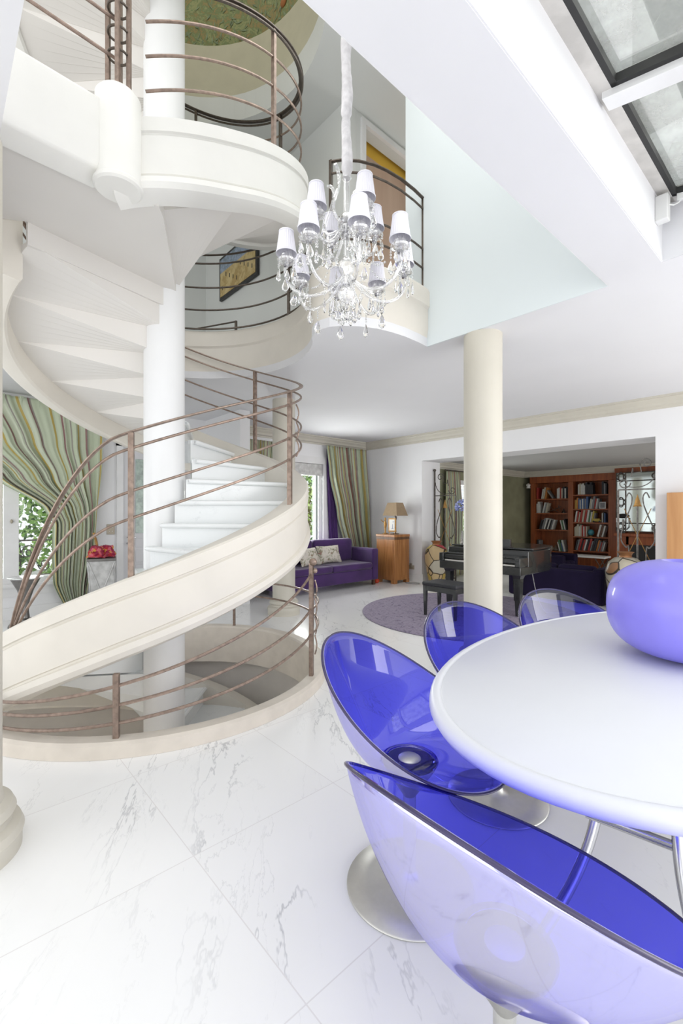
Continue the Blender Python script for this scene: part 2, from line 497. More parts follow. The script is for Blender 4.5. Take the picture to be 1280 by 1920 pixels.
# ------------------------------------------------------------------ mesh builder
class MB:
    def __init__(s):
        s.v, s.f, s.uv = [], [], {}

    def add(s, vs, fs, uvs=None):
        o = len(s.v)
        s.v += [tuple(p) for p in vs]
        s.f += [tuple(o + i for i in f) for f in fs]
        if uvs:
            for i, t in enumerate(uvs):
                s.uv[o + i] = t
        return s

    def box(s, x0, x1, y0, y1, z0, z1, rz=0, c=None):
        p = [(x, y, z) for z in (z0, z1) for y in (y0, y1) for x in (x0, x1)]
        if rz:
            cx, cy = c if c else ((x0 + x1) / 2, (y0 + y1) / 2)
            ca, sa = math.cos(rz), math.sin(rz)
            p = [(cx + (x - cx) * ca - (y - cy) * sa, cy + (x - cx) * sa + (y - cy) * ca, z) for x, y, z in p]
        return s.add(p, [(0, 2, 3, 1), (4, 5, 7, 6), (0, 1, 5, 4), (1, 3, 7, 5), (3, 2, 6, 7), (2, 0, 4, 6)])

    def prism(s, poly, z0, z1, holes=()):
        loops = [poly] + list(holes)
        if holes:
            flat = [p for lp in loops for p in lp]
            tri = tessellate_polygon([[Vector((p[0], p[1], 0)) for p in lp] for lp in loops])
            o = len(flat)
            vs = [(p[0], p[1], z0) for p in flat] + [(p[0], p[1], z1) for p in flat]
            fs = [tuple(t) for t in tri] + [tuple(i + o for i in t) for t in tri]
            k = 0
            for lp in loops:
                n = len(lp)
                for i in range(n):
                    a, b = k + i, k + (i + 1) % n
                    fs.append((a, b, b + o, a + o))
                k += n
        else:
            n = len(poly)
            vs = [(p[0], p[1], z0) for p in poly] + [(p[0], p[1], z1) for p in poly]
            fs = [tuple(range(n)), tuple(range(n, 2 * n))]
            fs += [(i, (i + 1) % n, (i + 1) % n + n, i + n) for i in range(n)]
        return s.add(vs, fs)

    def lathe(s, prof, n=32, c=(0, 0, 0), pleat=0, sx=1, sy=1, cap=True):
        vs, fs = [], []
        for j, (r, z) in enumerate(prof):
            for i in range(n):
                a = 2 * PI * i / n
                rr = r * (1 + (pleat if i % 2 else -pleat))
                vs.append((c[0] + rr * math.cos(a) * sx, c[1] + rr * math.sin(a) * sy, c[2] + z))
        m_ = len(prof)
        for j in range(m_ - 1):
            for i in range(n):
                k = (i + 1) % n
                fs.append((j * n + i, j * n + k, (j + 1) * n + k, (j + 1) * n + i))
        if cap:
            if prof[0][0] > 1e-6:
                fs.append(tuple(range(n)))
            if prof[-1][0] > 1e-6:
                fs.append(tuple((m_ - 1) * n + i for i in range(n)))
        return s.add(vs, fs)

    def tube(s, path, r, n=8, closed=False, flat=1.0, rs=None, cap=True):
        path = [Vector(p) for p in path]
        m_ = len(path)
        vs, fs = [], []
        for j, p in enumerate(path):
            a = path[(j - 1) % m_] if (closed or j > 0) else p
            b = path[(j + 1) % m_] if (closed or j < m_ - 1) else p
            t = (b - a)
            t = t.normalized() if t.length > 1e-9 else Vector((0, 0, 1))
            up = Vector((0, 0, 1)) if abs(t.z) < 0.98 else Vector((1, 0, 0))
            x = t.cross(up).normalized()
            y = x.cross(t).normalized()
            rr = rs[j] if rs else r
            for i in range(n):
                q = 2 * PI * (i + 0.5) / n
                vs.append(p + x * math.cos(q) * rr + y * math.sin(q) * rr * flat)
        for j in range(m_ if closed else m_ - 1):
            for i in range(n):
                k = (i + 1) % n
                j2 = (j + 1) % m_
                fs.append((j * n + i, j2 * n + i, j2 * n + k, j * n + k))
        if not closed and cap:
            fs.append(tuple(range(n)))
            fs.append(tuple((m_ - 1) * n + i for i in range(n)))
        return s.add(vs, fs)

    def bar(s, a, b, w, d=None, n=4):
        return s.tube([a, b], w * 0.7071, n=n)

    def grid(s, fn, nu, nv, uvfn=None, wrapu=False):
        vs = [fn(i / nu, j / nv) for j in range(nv + 1) for i in range(nu + 1)]
        fs = [(j * (nu + 1) + i, j * (nu + 1) + i + 1, (j + 1) * (nu + 1) + i + 1, (j + 1) * (nu + 1) + i) for j in range(nv) for i in range(nu)]
        uvs = [uvfn(i / nu, j / nv) for j in range(nv + 1) for i in range(nu + 1)] if uvfn else None
        return s.add(vs, fs, uvs)

    def ball(s, c, r, sc_=(1, 1, 1), n=16, m_=10):
        vs, fs = [], []
        prof = [(r * math.sin(PI * j / m_), -r * math.cos(PI * j / m_)) for j in range(m_ + 1)]
        for rr, z in prof:
            for i in range(n):
                a = 2 * PI * i / n
                vs.append((c[0] + rr * math.cos(a) * sc_[0], c[1] + rr * math.sin(a) * sc_[1], c[2] + z * sc_[2]))
        for j in range(m_):
            for i in range(n):
                k = (i + 1) % n
                fs.append((j * n + i, j * n + k, (j + 1) * n + k, (j + 1) * n + i))
        return s.add(vs, fs)

    def sweep(s, frames, sec, closed_sec=True, cap=True):
        """frames: list of functions mapping (a, b) section coordinates to a point"""
        n = len(sec)
        vs = [fr(a, b) for fr in frames for a, b in sec]
        fs = []
        for j in range(len(frames) - 1):
            for i in range(n):
                k = (i + 1) % n
                fs.append((j * n + i, j * n + k, (j + 1) * n + k, (j + 1) * n + i))
        if cap:
            fs.append(tuple(range(n)))
            fs.append(tuple((len(frames) - 1) * n + i for i in range(n)))
        return s.add(vs, fs)

    def build(s, name, material, parent=None, smooth=True, bevel=0, solid=0, subd=0, ang=38):
        me = bpy.data.meshes.new(name)
        me.from_pydata(s.v, [], s.f)
        me.update()
        if s.uv:
            ul = me.uv_layers.new(name='UVMap')
            for lp in me.loops:
                ul.data[lp.index].uv = s.uv.get(lp.vertex_index, (0, 0))
        me.materials.append(material)
        import bmesh
        bm = bmesh.new()
        bm.from_mesh(me)
        bmesh.ops.remove_doubles(bm, verts=bm.verts, dist=1e-5)
        if not s.uv:
            bmesh.ops.recalc_face_normals(bm, faces=bm.faces)
        bm.to_mesh(me)
        bm.free()
        if smooth:
            for p in me.polygons:
                p.use_smooth = True
            me.set_sharp_from_angle(angle=R(ang))
        o = bpy.data.objects.new(name, me)
        C.objects.link(o)
        if parent:
            o.parent = parent
        if bevel:
            b = o.modifiers.new('bevel', 'BEVEL')
            b.width = bevel
            b.segments = 3
            b.limit_method = 'ANGLE'
        if solid:
            b = o.modifiers.new('thickness', 'SOLIDIFY')
            b.thickness = solid
            b.offset = 0
        if subd:
            b = o.modifiers.new('smooth', 'SUBSURF')
            b.levels = b.render_levels = subd
        return o


def thing(name, label, cat, loc=(0, 0, 0), rz=0, group=None):
    o = bpy.data.objects.new(name, None)
    C.objects.link(o)
    o.location = loc
    o.rotation_euler = (0, 0, rz)
    o['label'] = label
    o['category'] = cat
    if group:
        o['group'] = group
    return o


def tag(o, label, cat, group=None, kind=None):
    o['label'] = label
    o['category'] = cat
    if group:
        o['group'] = group
    if kind:
        o['kind'] = kind
    return o


def struct(mb, name, material, parent=None, **k):
    o = mb.build(name, material, parent, **k)
    if not parent:
        o['kind'] = 'structure'
    return o


def dup(root, loc, rz, label=None, group=None):
    r = root.copy()
    C.objects.link(r)
    r.location = loc
    r.rotation_euler = (0, 0, rz)
    if label:
        r['label'] = label
    if group:
        r['group'] = group
    for ch in list(root.children):
        c = ch.copy()
        C.objects.link(c)
        c.parent = r
        for g in list(ch.children):
            d = g.copy()
            C.objects.link(d)
            d.parent = c
    return r


# ================================================================== SETTING
H = 2.94                     # ceiling of the ground floor
L1 = 3.35                    # first floor level
H1 = 6.0                     # ceiling of the first floor
SC = W(-1.54, 3.96)          # centre of the spiral stair
SR = 1.29                    # radius of the stair well


def arc(cx, cy, r, a0, a1, n):
    return [(cx + r * math.cos(R(a0 + (a1 - a0) * i / n)), cy + r * math.sin(R(a0 + (a1 - a0) * i / n))) for i in range(n + 1)]


def camarc(r, t0, t1, n):
    """arc about the stair centre; angles measured in the view frame"""
    return arc(SC[0], SC[1], r, t0 - AZ, t1 - AZ, n)


full = camarc(1.30, 0, 360, 72)[:-1]
struct(MB().prism([(-3.2, -3.2), (13, -3.2), (13, 9), (-3.2, 9)], -0.3, 0, holes=[full]), 'floor', M['floor'], smooth=False)

# slab between the floors: void over the dining area joined to the stair well
swoop = [W(.807, 4.25), W(.70, 4.13), W(.56, 3.995), W(.42, 3.89), W(.296, 3.82), W(.15, 3.775), W(0, 3.764), W(-.10, 3.785), W(-.18, 3.84), W(-.235, 3.92), W(-.262, 4.02)]
edge = swoop + camarc(SR, 7, 222, 60)
voidpoly = [(0.206, 1.094), (3.43, 1.094)] + edge + [(0.2, 3.9)]
sky_hole = [(-3.1, -0.80), (3.344, -0.80), (3.344, 0.77), (-3.1, 0.77)]
struct(MB().prism([(-3.2, -1.2), (7.9, -1.2), (7.9, 7.9), (-3.2, 7.9)], H, L1 - 0.05, holes=[voidpoly, sky_hole]), 'ceiling', M['ceil'], smooth=False)
struct(MB().prism(voidpoly, 0, 0.01) if False else MB().box(-3.2, 0.1, 4.2, 7.9, L1 - 0.05, L1), 'floor_upper', M['white'], smooth=False)

# first-floor walls
struct(MB().box(3.424, 3.58, 1.085, 2.88, H + .001, H1), 'wall_void', M['wallblue'], smooth=False)
struct(MB().box(0.05, 3.42, 0.95, 1.098, H + .001, H1), 'wall_void_front', M['wall'], smooth=False)
struct(MB().box(3.43, 3.6, 3.76, 7.3, L1 - 0.05, H1), 'wall_upper_east', M['wallgrey'], smooth=False)
mb = MB().box(3.601, 3.73, 3.76, 3.90, L1 - .04, H1).box(4.95, 6.5, 3.76, 3.90, L1 - .04, H1).box(3.73, 4.95, 3.76, 3.90, 5.89, H1)
struct(mb, 'wall_corridor', M['wallgrey'], smooth=False)
struct(MB().box(6.4, 6.5, 2.8, 3.8, L1, H1), 'wall_corridor_end', M['wallgrey'], smooth=False)
struct(MB().box(3.581, 6.4, 2.8, 2.88, L1, H1), 'wall_corridor_side', M['wallgrey'], smooth=False)
struct(MB().box(-3.2, 3.6, 7.25, 7.4, L1 - .05, H1), 'wall_upper_north', M['wallgrey'], smooth=False)
stair_hole2 = camarc(1.42, 0, 360, 64)[:-1]
struct(MB().prism([(-3.2, .95), (6.5, .95), (6.5, 7.4), (-3.2, 7.4)], H1, H1 + 0.3, holes=[stair_hole2]), 'ceiling_upper', M['wallgrey'], smooth=False)
# door of the corridor with the ochre room behind
d3 = MB().box(3.67, 3.735, 3.73, 3.77, L1, 5.95).box(4.94, 5.0, 3.73, 3.77, L1, 5.95).box(3.735, 4.94, 3.73, 3.77, 5.885, 5.95)
d3o = struct(d3, 'door_1', M['frame'], smooth=False)
struct(MB().box(3.61, 5.2, 3.95, 3.99, L1, 5.78), 'wall_ochre_room_low', M['tan'], smooth=False)
struct(MB().box(3.61, 5.2, 3.95, 3.99, 5.78, H1 - .001), 'wall_ochre_room', M['ochre'], smooth=False)

# upper drum of the stair well and the painted drum above it
drum = lambda r0, r1, z0, z1, sm=64: MB().sweep([(lambda a, b, t=t: (SC[0] + a * math.cos(t), SC[1] + a * math.sin(t), b)) for t in [2 * PI * i / sm for i in range(sm + 1)]], [(r0, z0), (r1, z0), (r1, z1), (r0, z1)], cap=False)
struct(drum(1.43, 1.53, H1 + .301, 6.92), 'trim_1', M['muraltan'])
mur = tag(drum(1.45, 1.52, 6.921, 8.6).build('mural', M['mural']), 'round wall painting of dark green tropical leaves with orange fruit above the stair', 'wall painting')
ml = MB()
FRUIT = mat('orange_fruit_paint', (.42, .16, .05), .8, var=.2)
rnd = random.Random(5)
for i in range(900):
    t = R(rnd.uniform(-60, 130) - AZ)
    z = 6.93 + 1.5 * rnd.random() ** 1.3
    a_ = rnd.gauss(PI / 2, .7)
    L_, w_ = rnd.uniform(.05, .13), rnd.uniform(.006, .012)
    pts_ = [(-w_, 0), (0, -L_ / 2), (w_, 0), (0, L_ / 2)]
    vs_ = []
    for px_, pz_ in pts_:
        xx = px_ * math.sin(a_) + pz_ * math.cos(a_)
        zz = -px_ * math.cos(a_) + pz_ * math.sin(a_)
        vs_.append((SC[0] + 1.444 * math.cos(t + xx / 1.444), SC[1] + 1.444 * math.sin(t + xx / 1.444), max(6.93, z + zz)))
    ml.add(vs_, [(0, 1, 2, 3)])
for t, z in ((52, 7.12), (43, 7.33), (20, 7.5), (33, 7.7), (78, 7.6), (62, 7.45), (66, 7.5)):
    t = R(t - AZ)
    cc_ = (SC[0] + 1.446 * math.cos(t), SC[1] + 1.446 * math.sin(t), z)
    MB().ball(cc_, .055, (.35, 1, 1.1), 12, 8).build('painted_fruit', FRUIT, mur)
ml.build('painted_leaves', mat('sage_leaf_paint', (.24, .30, .17), .8, var=.4, scale=12), mur, smooth=False)['kind'] = 'stuff'
struct(MB().prism(camarc(1.55, 0, 360, 48)[:-1], 8.6, 8.7), 'ceiling_stair', M['muraltan'])

# ground-floor walls ----------------------------------------------------
WX = 7.25
mb = MB()
mb.box(-3.2, -1.0, WX, WX + .3, 0, H).box(-1.0, 1.36, WX, WX + .3, 0, .46).box(-1.0, 1.36, WX, WX + .3, 2.62, H)
mb.box(1.36, 4.96, WX, WX + .3, 0, H).box(4.96, 6.10, WX, WX + .3, 2.46, H).box(6.10, 7.9, WX, WX + .3, 0, H)
struct(mb, 'wall_north', M['wall'], smooth=False)
struct(MB().box(3.43, 3.60, 6.10, WX, 0, H), 'wall_partition', M['wall'], smooth=False)
struct(MB().box(WX, 7.85, 5.68, WX, 0, H), 'wall_east', M['wall'], smooth=False)
struct(MB().box(WX, 7.85, 1.74, 5.68, 2.42, H), 'wall_east_lintel', M['wall'], smooth=False)
struct(MB().box(WX, 7.85, -3.2, 1.74, 0, H), 'wall_east_right', M['wall'], smooth=False)
# library
mb = MB().box(7.85, 8.55, 5.75, 6.0, 0, 2.5).box(9.6, 12.2, 5.75, 6.0, 0, 2.5).box(8.55, 9.6, 5.75, 6.0, 0, .62).box(8.55, 9.6, 5.75, 6.0, 2.06, 2.5)
struct(mb, 'wall_library_north', M['green'], smooth=False)
struct(MB().box(12.05, 12.2, -1, 5.8, 0, 2.5), 'wall_library_east', M['green'], smooth=False)
struct(MB().box(7.85, 12.2, -1.1, -1.0, 0, 2.5), 'wall_library_south', M['green'], smooth=False)
struct(MB().box(7.85, 12.2, -1.1, 6.0, 2.45, 2.6), 'ceiling_library', M['ceil2'], smooth=False)

# cornices
sec = [(0, 0), (-.03, 0), (-.035, -.03), (-.07, -.045), (-.10, -.075), (-.115, -.10), (-.15, -.11), (-.15, -.135), (0, -.135)]


def cornice(name, p0, p1, nrm, z, scale=1.0, material='colm', flip=False):
    """moulding along p0-p1; section x measured against the wall, z from the ceiling"""
    mb = MB()
    s2 = [(0, -.16), (.02, -.16), (.025, -.135), (.05, -.12), (.06, -.085), (.095, -.05), (.105, -.03), (.13, -.025), (.13, 0), (0, 0)]
    fr = [lambda a, b, p=p: (p[0] + nrm[0] * a * scale, p[1] + nrm[1] * a * scale, z + b * scale) for p in (p0, p1)]
    mb.sweep(fr, s2)
    return struct(mb, name, M[material], smooth=False)


cornice('trim_2', (3.60, WX), (WX, WX), (0, -1), H)
cornice('trim_3', (WX, WX), (WX, -3), (-1, 0), H)
cornice('trim_4', (7.85, 5.75), (12.05, 5.75), (0, -1), 2.45, .9)
cornice('trim_5', (11.62, 5.75), (11.62, -1), (-1, 0), 2.45, .9)
struct(MB().box(-3.2, 1.9, WX - .02, WX, 0, .16).box(3.6, 4.7, WX - .02, WX, 0, .16).box(6.0, 7.25, WX - .02, WX, 0, .16), 'baseboard_north', M['frame'], smooth=False)
struct(MB().box(WX - .02, WX, 5.68, 7.25, 0, .16).box(WX - .02, WX, -3, 1.74, 0, .16).box(WX, 7.85, 5.66, 5.68, 0, .16), 'baseboard_east', M['frame'], smooth=False)

# the balcony edge: cream moulding on the first-floor rim
ring = camarc(SR, 7, 222, 60)
path = swoop + ring


def offset_frames(pts, z0):
    out = []
    for i, p in enumerate(pts):
        a = pts[max(i - 1, 0)]
        b = pts[min(i + 1, len(pts) - 1)]
        t = Vector((b[0] - a[0], b[1] - a[1])).normalized()
        nx, ny = t.y, -t.x            # right of the walking direction
        out.append(lambda s_, z, p=p, nx=nx, ny=ny: (p[0] + nx * s_, p[1] + ny * s_, z0 + z))
    return out


# walking along the rim the open well lies on the left, the slab on the right
bsec = [(.0, -.36), (-.012, -.28), (-.012, -.10), (-.03, -.08), (-.03, .05), (-.012, .09), (.02, .11), (.12, .11), (.13, .06), (.13, -.36)]
fas = struct(MB().sweep(offset_frames(path, L1 + .03), bsec), 'trim_6', M['cream'])

# skylight --------------------------------------------------------------
SLP = 0.203
zg = lambda v: 3.29 - SLP * (0.77 - v)
mb = MB()
mb.box(-3.1, 3.45, 0.764, 0.86, H + .002, 3.33)
mb.box(3.338, 3.44, -0.79, 0.764, H + .002, 3.33)
mb.box(-3.1, 3.35, -0.90, -0.794, H + .002, 3.05)
struct(mb, 'wall_skylight', M['ceil'], smooth=False)
win = thing('window_1', 'sloping roof window of dusty panes with grey aluminium bars over the dining table', 'roof window')
win['kind'] = 'structure'
fr = MB()
for (u0, u1, v0, v1) in [(-3.1, 3.344, 0.70, 0.77), (-3.1, 3.344, -0.80, -0.73), (3.274, 3.344, -0.8, 0.77)]:
    fr.add([(u, v, zg(v) + dz) for dz in (-.0, .06) for v in (v0, v1) for u in (u0, u1)], [(0, 2, 3, 1), (4, 5, 7, 6), (0, 1, 5, 4), (1, 3, 7, 5), (3, 2, 6, 7), (2, 0, 4, 6)])
fr.build('frame', M['skylightal'], win, smooth=False)
ubars = [2.28, 0.9, -.5, -1.9]
for ub in ubars:
    bb = MB()
    bb.add([(ub + du, v, zg(v) + dz) for dz in (-.03, .06) for v in (-.76, .74) for du in (-.045, .045)], [(0, 2, 3, 1), (4, 5, 7, 6), (0, 1, 5, 4), (1, 3, 7, 5), (3, 2, 6, 7), (2, 0, 4, 6)])
    bb.build('bar', M['frame'], win, smooth=False)
lim = [3.274] + ubars + [-3.05]
for i in range(len(lim) - 1):
    u1, u0 = lim[i] - (.045 if i else 0), lim[i + 1] + .045
    gg = MB()
    gg.add([(u, v, zg(v) + dz) for dz in (.04, .046) for v in (-.73, .70) for u in (u0, u1)], [(0, 2, 3, 1), (4, 5, 7, 6), (0, 1, 5, 4), (1, 3, 7, 5), (3, 2, 6, 7), (2, 0, 4, 6)])
    gg.build('pane', M['roofglass'], win, smooth=False)
    ga = MB()
    for (a0, a1, b0, b1) in [(u0, u1, .675, .70), (u0, u0 + .025, -.73, .70), (u1 - .025, u1, -.73, .70), (u0, u1, -.73, -.705)]:
        ga.add([(u, v, zg(v) + dz) for dz in (.0, .038) for v in (b0, b1) for u in (a0, a1)], [(0, 2, 3, 1), (4, 5, 7, 6), (0, 1, 5, 4), (1, 3, 7, 5), (3, 2, 6, 7), (2, 0, 4, 6)])
    ga.build('gasket', M['gasket'], win, smooth=False)
# little drive of the skylight in the corner
dr = thing('window_motor', 'small white motor box and cable in the far corner of the roof window', 'motor', (3.20, 0.735, 3.20))
MB().box(-.03, .03, -.035, .03, -.09, .06).build('housing', M['plasticw'], dr, bevel=.006)
MB().box(.05, .08, -.10, -.06, .03, .09).build('clip', M['plasticw'], dr, bevel=.004)
MB().tube([(.0, -.03, .0), (.03, -.05, .0), (.06, -.07, .02), (.065, -.08, .05)], .004).build('cable', M['plasticw'], dr)

# ---------------------------------------------------------------- columns
colprof = lambda r, h: [(r * 1.42, 0), (r * 1.42, .05), (r * 1.47, .075), (r * 1.40, .105), (r * 1.22, .12), (r * 1.20, .14), (r * 1.30, .16), (r * 1.22, .19), (r * 1.04, .205), (r, .23), (r, h)]


def column(x, y, r, label, h=H):
    o = MB().lathe(colprof(r, h), 56, (0, 0, 0)).build('column', M['colm'])
    o.location = (*W(x, y), 0)
    return tag(o, label, 'column')


column(1.236, 3.98, .162, 'smooth cream round column standing behind the dining chairs and table')
column(-.795, 6.28, .155, 'cream round column behind the spiral stair beside the violet sofa')
column(-1.562, 1.822, .165, 'cream column with moulded base cut off by the left edge of the photo')

# ================================================================== SPIRAL STAIR
st = thing('spiral_staircase', 'cream and white spiral staircase with marble treads and bronze rails around a white column', 'staircase', (*SC, 0), R(-AZ))
PITCH = .0076
RISE = .186
STEP = 24.5


def pol(r, t, z):
    return (r * math.cos(R(t)), r * math.sin(R(t)), z)


MB().lathe([(.168, -2.8), (.168, 7.4)], 56).build('newel_column', M['newel'], st)


def ztop(t):                    # top of the outer string, first flight angle (-180 .. 236)
    e = min(.05, .045 * (max(0, -78 - t) / 38.0) ** 1.4)
    return 1.03 + (t + 74.5) * PITCH - e


SH = .49
ssec = [(1.105, 0), (1.235, 0), (1.25, -.012), (1.25, -.098), (1.236, -.104), (1.233, -.115), (1.243, -.124), (1.243, -.365), (1.233, -.372), (1.236, -.384),
        (1.262, -.392), (1.268, -.43), (1.255, -.465), (1.22, -.485), (1.12, -SH), (1.105, -SH + .02)]


def string(name, t0, t1, dz, n, parent, seclist=ssec, material='cream', clipz=None, flare=False):
    frs = []
    for i in range(n + 1):
        t = t0 + (t1 - t0) * i / n
        q = max(0.0, min(1.0, (316 - t) / 36.0)) if flare else 0.0
        q = q * q * (3 - 2 * q)
        frs.append(lambda a, b, t=t, q=q: pol(a + .13 * q, t, ztop(t) + dz - .05 * q + b * (1 - .08 * q)))
    return MB().sweep(frs, seclist).build(name, M[material], parent, ang=30)


string('stringer', -178, 239, 0, 140, st)
string('stringer', 280, 600, -.015, 130, st, flare=True, material='creamhi')
string('stringer', -530, -178, 0, 110, st)


def step(k, t0, zt, d0, d1, marb=True, r_in=.166, r_out=1.115, thick=.20, base=None):
    t1 = t0 + STEP
    n = 6
    inn0 = r_in + (.085 if d0 < -20 else 0)
    inn1 = r_in + (.085 if d1 < -20 else 0)
    ang_in = [t0 + d0 + ((t1 + d1) - (t0 + d0)) * i / n for i in range(n + 1)]
    ang_out = [t0 + (t1 - t0) * i / n for i in range(n + 1)]
    zb_out = [zt - thick + RISE * i / n for i in range(n + 1)]
    mb = MB()
    vs = []
    for i in range(n + 1):
        ri = (inn0 + (inn1 - inn0) * i / n) - .02
        vs += [pol(ri, ang_in[i], zt), pol(r_out, ang_out[i], zt), pol(r_out, ang_out[i], min(zb_out[i], zt - .012)), pol(ri, ang_in[i], zt - thick)]
    fs = []
    for i in range(n):
        a, b = 4 * i, 4 * i + 4
        fs += [(a, b, b + 1, a + 1), (a + 1, b + 1, b + 2, a + 2), (a + 2, b + 2, b + 3, a + 3), (a + 3, b + 3, b, a)]
    fs += [(0, 1, 2, 3), (4 * n + 3, 4 * n + 2, 4 * n + 1, 4 * n)]
    mb.add(vs, fs)
    o = mb.build('step', M['tread'] if marb else M['white'], st, smooth=False)
    # marble tread with its rounded nose
    p_in = Vector(pol(inn0, t0 + d0, zt))
    p_out = Vector(pol(r_out, t0, zt))
    m2 = MB()
    nose = [p_in + (p_out - p_in) * q for q in [0, .04, .2, .5, 1]]
    nd = (p_out - p_in).normalized()
    side = Vector((nd.y, -nd.x, 0)) * .022
    m2.tube([p + side + Vector((0, 0, -.012)) for p in nose], .017, n=10, rs=[.014, .021, .021, .021, .021])
    m2.add([p_in + side + Vector((0, 0, .005)), p_out + side + Vector((0, 0, .005)), p_out - side * 2 + Vector((0, 0, .005)), p_in - side * 2 + Vector((0, 0, .005)),
            p_in + side + Vector((0, 0, -.028)), p_out + side + Vector((0, 0, -.028)), p_out - side * 2 + Vector((0, 0, -.028)), p_in - side * 2 + Vector((0, 0, -.028))],
           [(0, 1, 2, 3), (4, 5, 6, 7), (0, 1, 5, 4), (1, 2, 6, 5), (2, 3, 7, 6), (3, 0, 4, 7)])
    m2.build('nosing', M['tread'], o)
    return o


def delta(t):
    pts = [(-400, -48), (10, -48), (197, -7), (215, 15), (250, 45), (292, 40), (340, 10), (360, 0), (700, 0)]
    for (a, da), (b, db) in zip(pts, pts[1:]):
        if a <= t <= b:
            return da + (db - da) * (t - a) / (b - a)
    return 0


T0 = -172
for k in range(1, 18):
    t = T0 + STEP * (k - 1)
    up = t > 110
    step(k, t, RISE * k, delta(t), delta(t + STEP), marb=not up)
TL = T0 + STEP * 17            # 244.5: the landing begins
for k in range(1, 14):
    t = 291 + STEP * (k - 1)
    step(k, t, L1 + RISE * k, delta(t), delta(t + STEP), marb=False)
for k in range(0, 13):
    t = T0 - STEP * (k + 1)
    step(k, t, -RISE * k - .0, 0, 0, marb=True)

# landing at first-floor level, reaching over to the left slab
inv = lambda u, v: ((u - SC[0]) * CA - (v - SC[1]) * SA, (u - SC[0]) * SA + (v - SC[1]) * CA)
lp = [pol(.15, a, 0)[:2] for a in range(245 + 45, 291 + 42, 5)] + [pol(1.13, 291, 0)[:2], (.42, -1.17), (.17, -1.27)]
lp += [inv(.15, 2.78), inv(.15, 3.95)] + [pol(1.29, a, 0)[:2] for a in (224, 230, 236)] + [pol(1.13, TL, 0)[:2]]
MB().prism(lp, L1 - .075, L1).build('landing', M['white'], st, smooth=False)
ra, rb = Vector(pol(1.13, TL, 0)[:2]), Vector(pol(.165, 290, 0)[:2])
rn = (rb - ra).normalized()
rn = Vector((-rn.y, rn.x)) * .02
ra2 = ra - (rb - ra).normalized() * .0
MB().prism([tuple(ra2), tuple(rb), tuple(rb + rn), tuple(ra2 + rn)], 3.13, 3.30).build('riser', M['white'], st, smooth=False)
# straight fascia of the landing and the round knuckle at its corner
kc = (.266, -1.36, 0)
p_far = inv(.13, 2.745)
dirv = (Vector(p_far) - Vector(kc[:2])).normalized()
nrm = Vector((-dirv.y, dirv.x))
if nrm.dot(Vector((1, -1))) < 0:
    nrm = -nrm
fsec = [(-.10, .40), (.02, .40), (.04, .385), (.04, .04), (.02, .005), (-.08, -.03), (-.12, -.03)]
frs = [lambda a, b, p=p: (p[0] + nrm.x * a, p[1] + nrm.y * a, 3.285 + b) for p in (Vector(kc[:2]) + dirv * .09, Vector(p_far) + dirv * .05)]
MB().sweep(frs, fsec).build('landing_fascia', M['creamhi'], st, bevel=.012)
MB().lathe([(0, 3.235), (.118, 3.235), (.13, 3.245), (.132, 3.262), (.120, 3.275), (.120, 3.75), (.105, 3.77), (0, 3.775)], 40, (kc[0], kc[1], 0)).build('knuckle', M['creamhi'], st)

# hand rails ------------------------------------------------------------
RF = [1.0, .885, .585, .395]
RR = 1.185


def rail_path(t0, t1, n, fz, r=RR):
    return [pol(r, t0 + (t1 - t0) * i / n, fz(t0 + (t1 - t0) * i / n)) for i in range(n + 1)]


def drop(t):
    """how far the balustrade has sunk to the string at its lower end"""
    if t > -82:
        return 1.0
    q = min(1.0, (-82 - t) / 37.0)
    return 1.0 - q ** 1.7


r1 = thing('x', 'x', 'x')
bpy.data.objects.remove(r1)
railing = MB().tube(rail_path(-119, 236, 150, lambda t: ztop(t) + .01 + .88 * drop(t)), .019, n=8, flat=.45).build('handrail', M['bronze'], st)
for i, f in enumerate(RF[1:]):
    MB().tube(rail_path(-118.5 + 1.2 * i, 236, 150, lambda t, f=f: ztop(t) + .01 + .88 * f * drop(t) - (1 - drop(t)) * .03 * i), .009, n=8).build('rail', M['bronze'], railing)


def post(mb, t, z0, z1, r=RR, w=.014):
    c, s_ = math.cos(R(t)), math.sin(R(t))
    for tt in (-.6, .6):
        pass
    vs = []
    for z in (z0, z1):
        for a, b in ((-w, -w), (w, -w), (w, w), (-w, w)):
            vs.append((c * (r + a) - s_ * b, s_ * (r + a) + c * b, z))
    mb.add(vs, [(0, 1, 2, 3), (4, 5, 6, 7), (0, 1, 5, 4), (1, 2, 6, 5), (2, 3, 7, 6), (3, 0, 4, 7)])
    return mb


for t in (-78, -17.5, 60, 113, 160, 214):
    post(MB(), t, ztop(t) - .02, ztop(t) + .885, w=.016).build('baluster', M['bronze'], railing, smooth=False)
# small coil on the outside of the post by the right bend
cz = ztop(-17.5)
MB().tube([pol(RR + .03 + .022 * abs(math.sin(q * PI * 3)), -14.5, cz + .8 - .42 * q) for q in [i / 40 for i in range(41)]], .006).build('scroll', M['bronze'], railing)
zt2 = lambda t: ztop(t) - .015
up2 = MB().tube(rail_path(290, 600, 140, lambda t: zt2(t) + .90), .024, n=8, flat=.45).build('handrail', M['bronzedark'], st)
MB().tube(rail_path(290, 600, 140, lambda t: zt2(t) + .87, RR + .012), .010, n=8).build('rail', M['bronzedark'], up2)
for f in (.76, .52, .28):
    MB().tube(rail_path(286, 600, 140, lambda t, f=f: zt2(t) + .90 * f), .0095, n=8).build('rail', M['bronze'], up2)
for t in (331, 400, 455, 510, 565):
    post(MB(), t, zt2(t) - .02, zt2(t) + .89).build('baluster', M['bronze' if t == 331 else 'bronzedark'], up2, smooth=False)
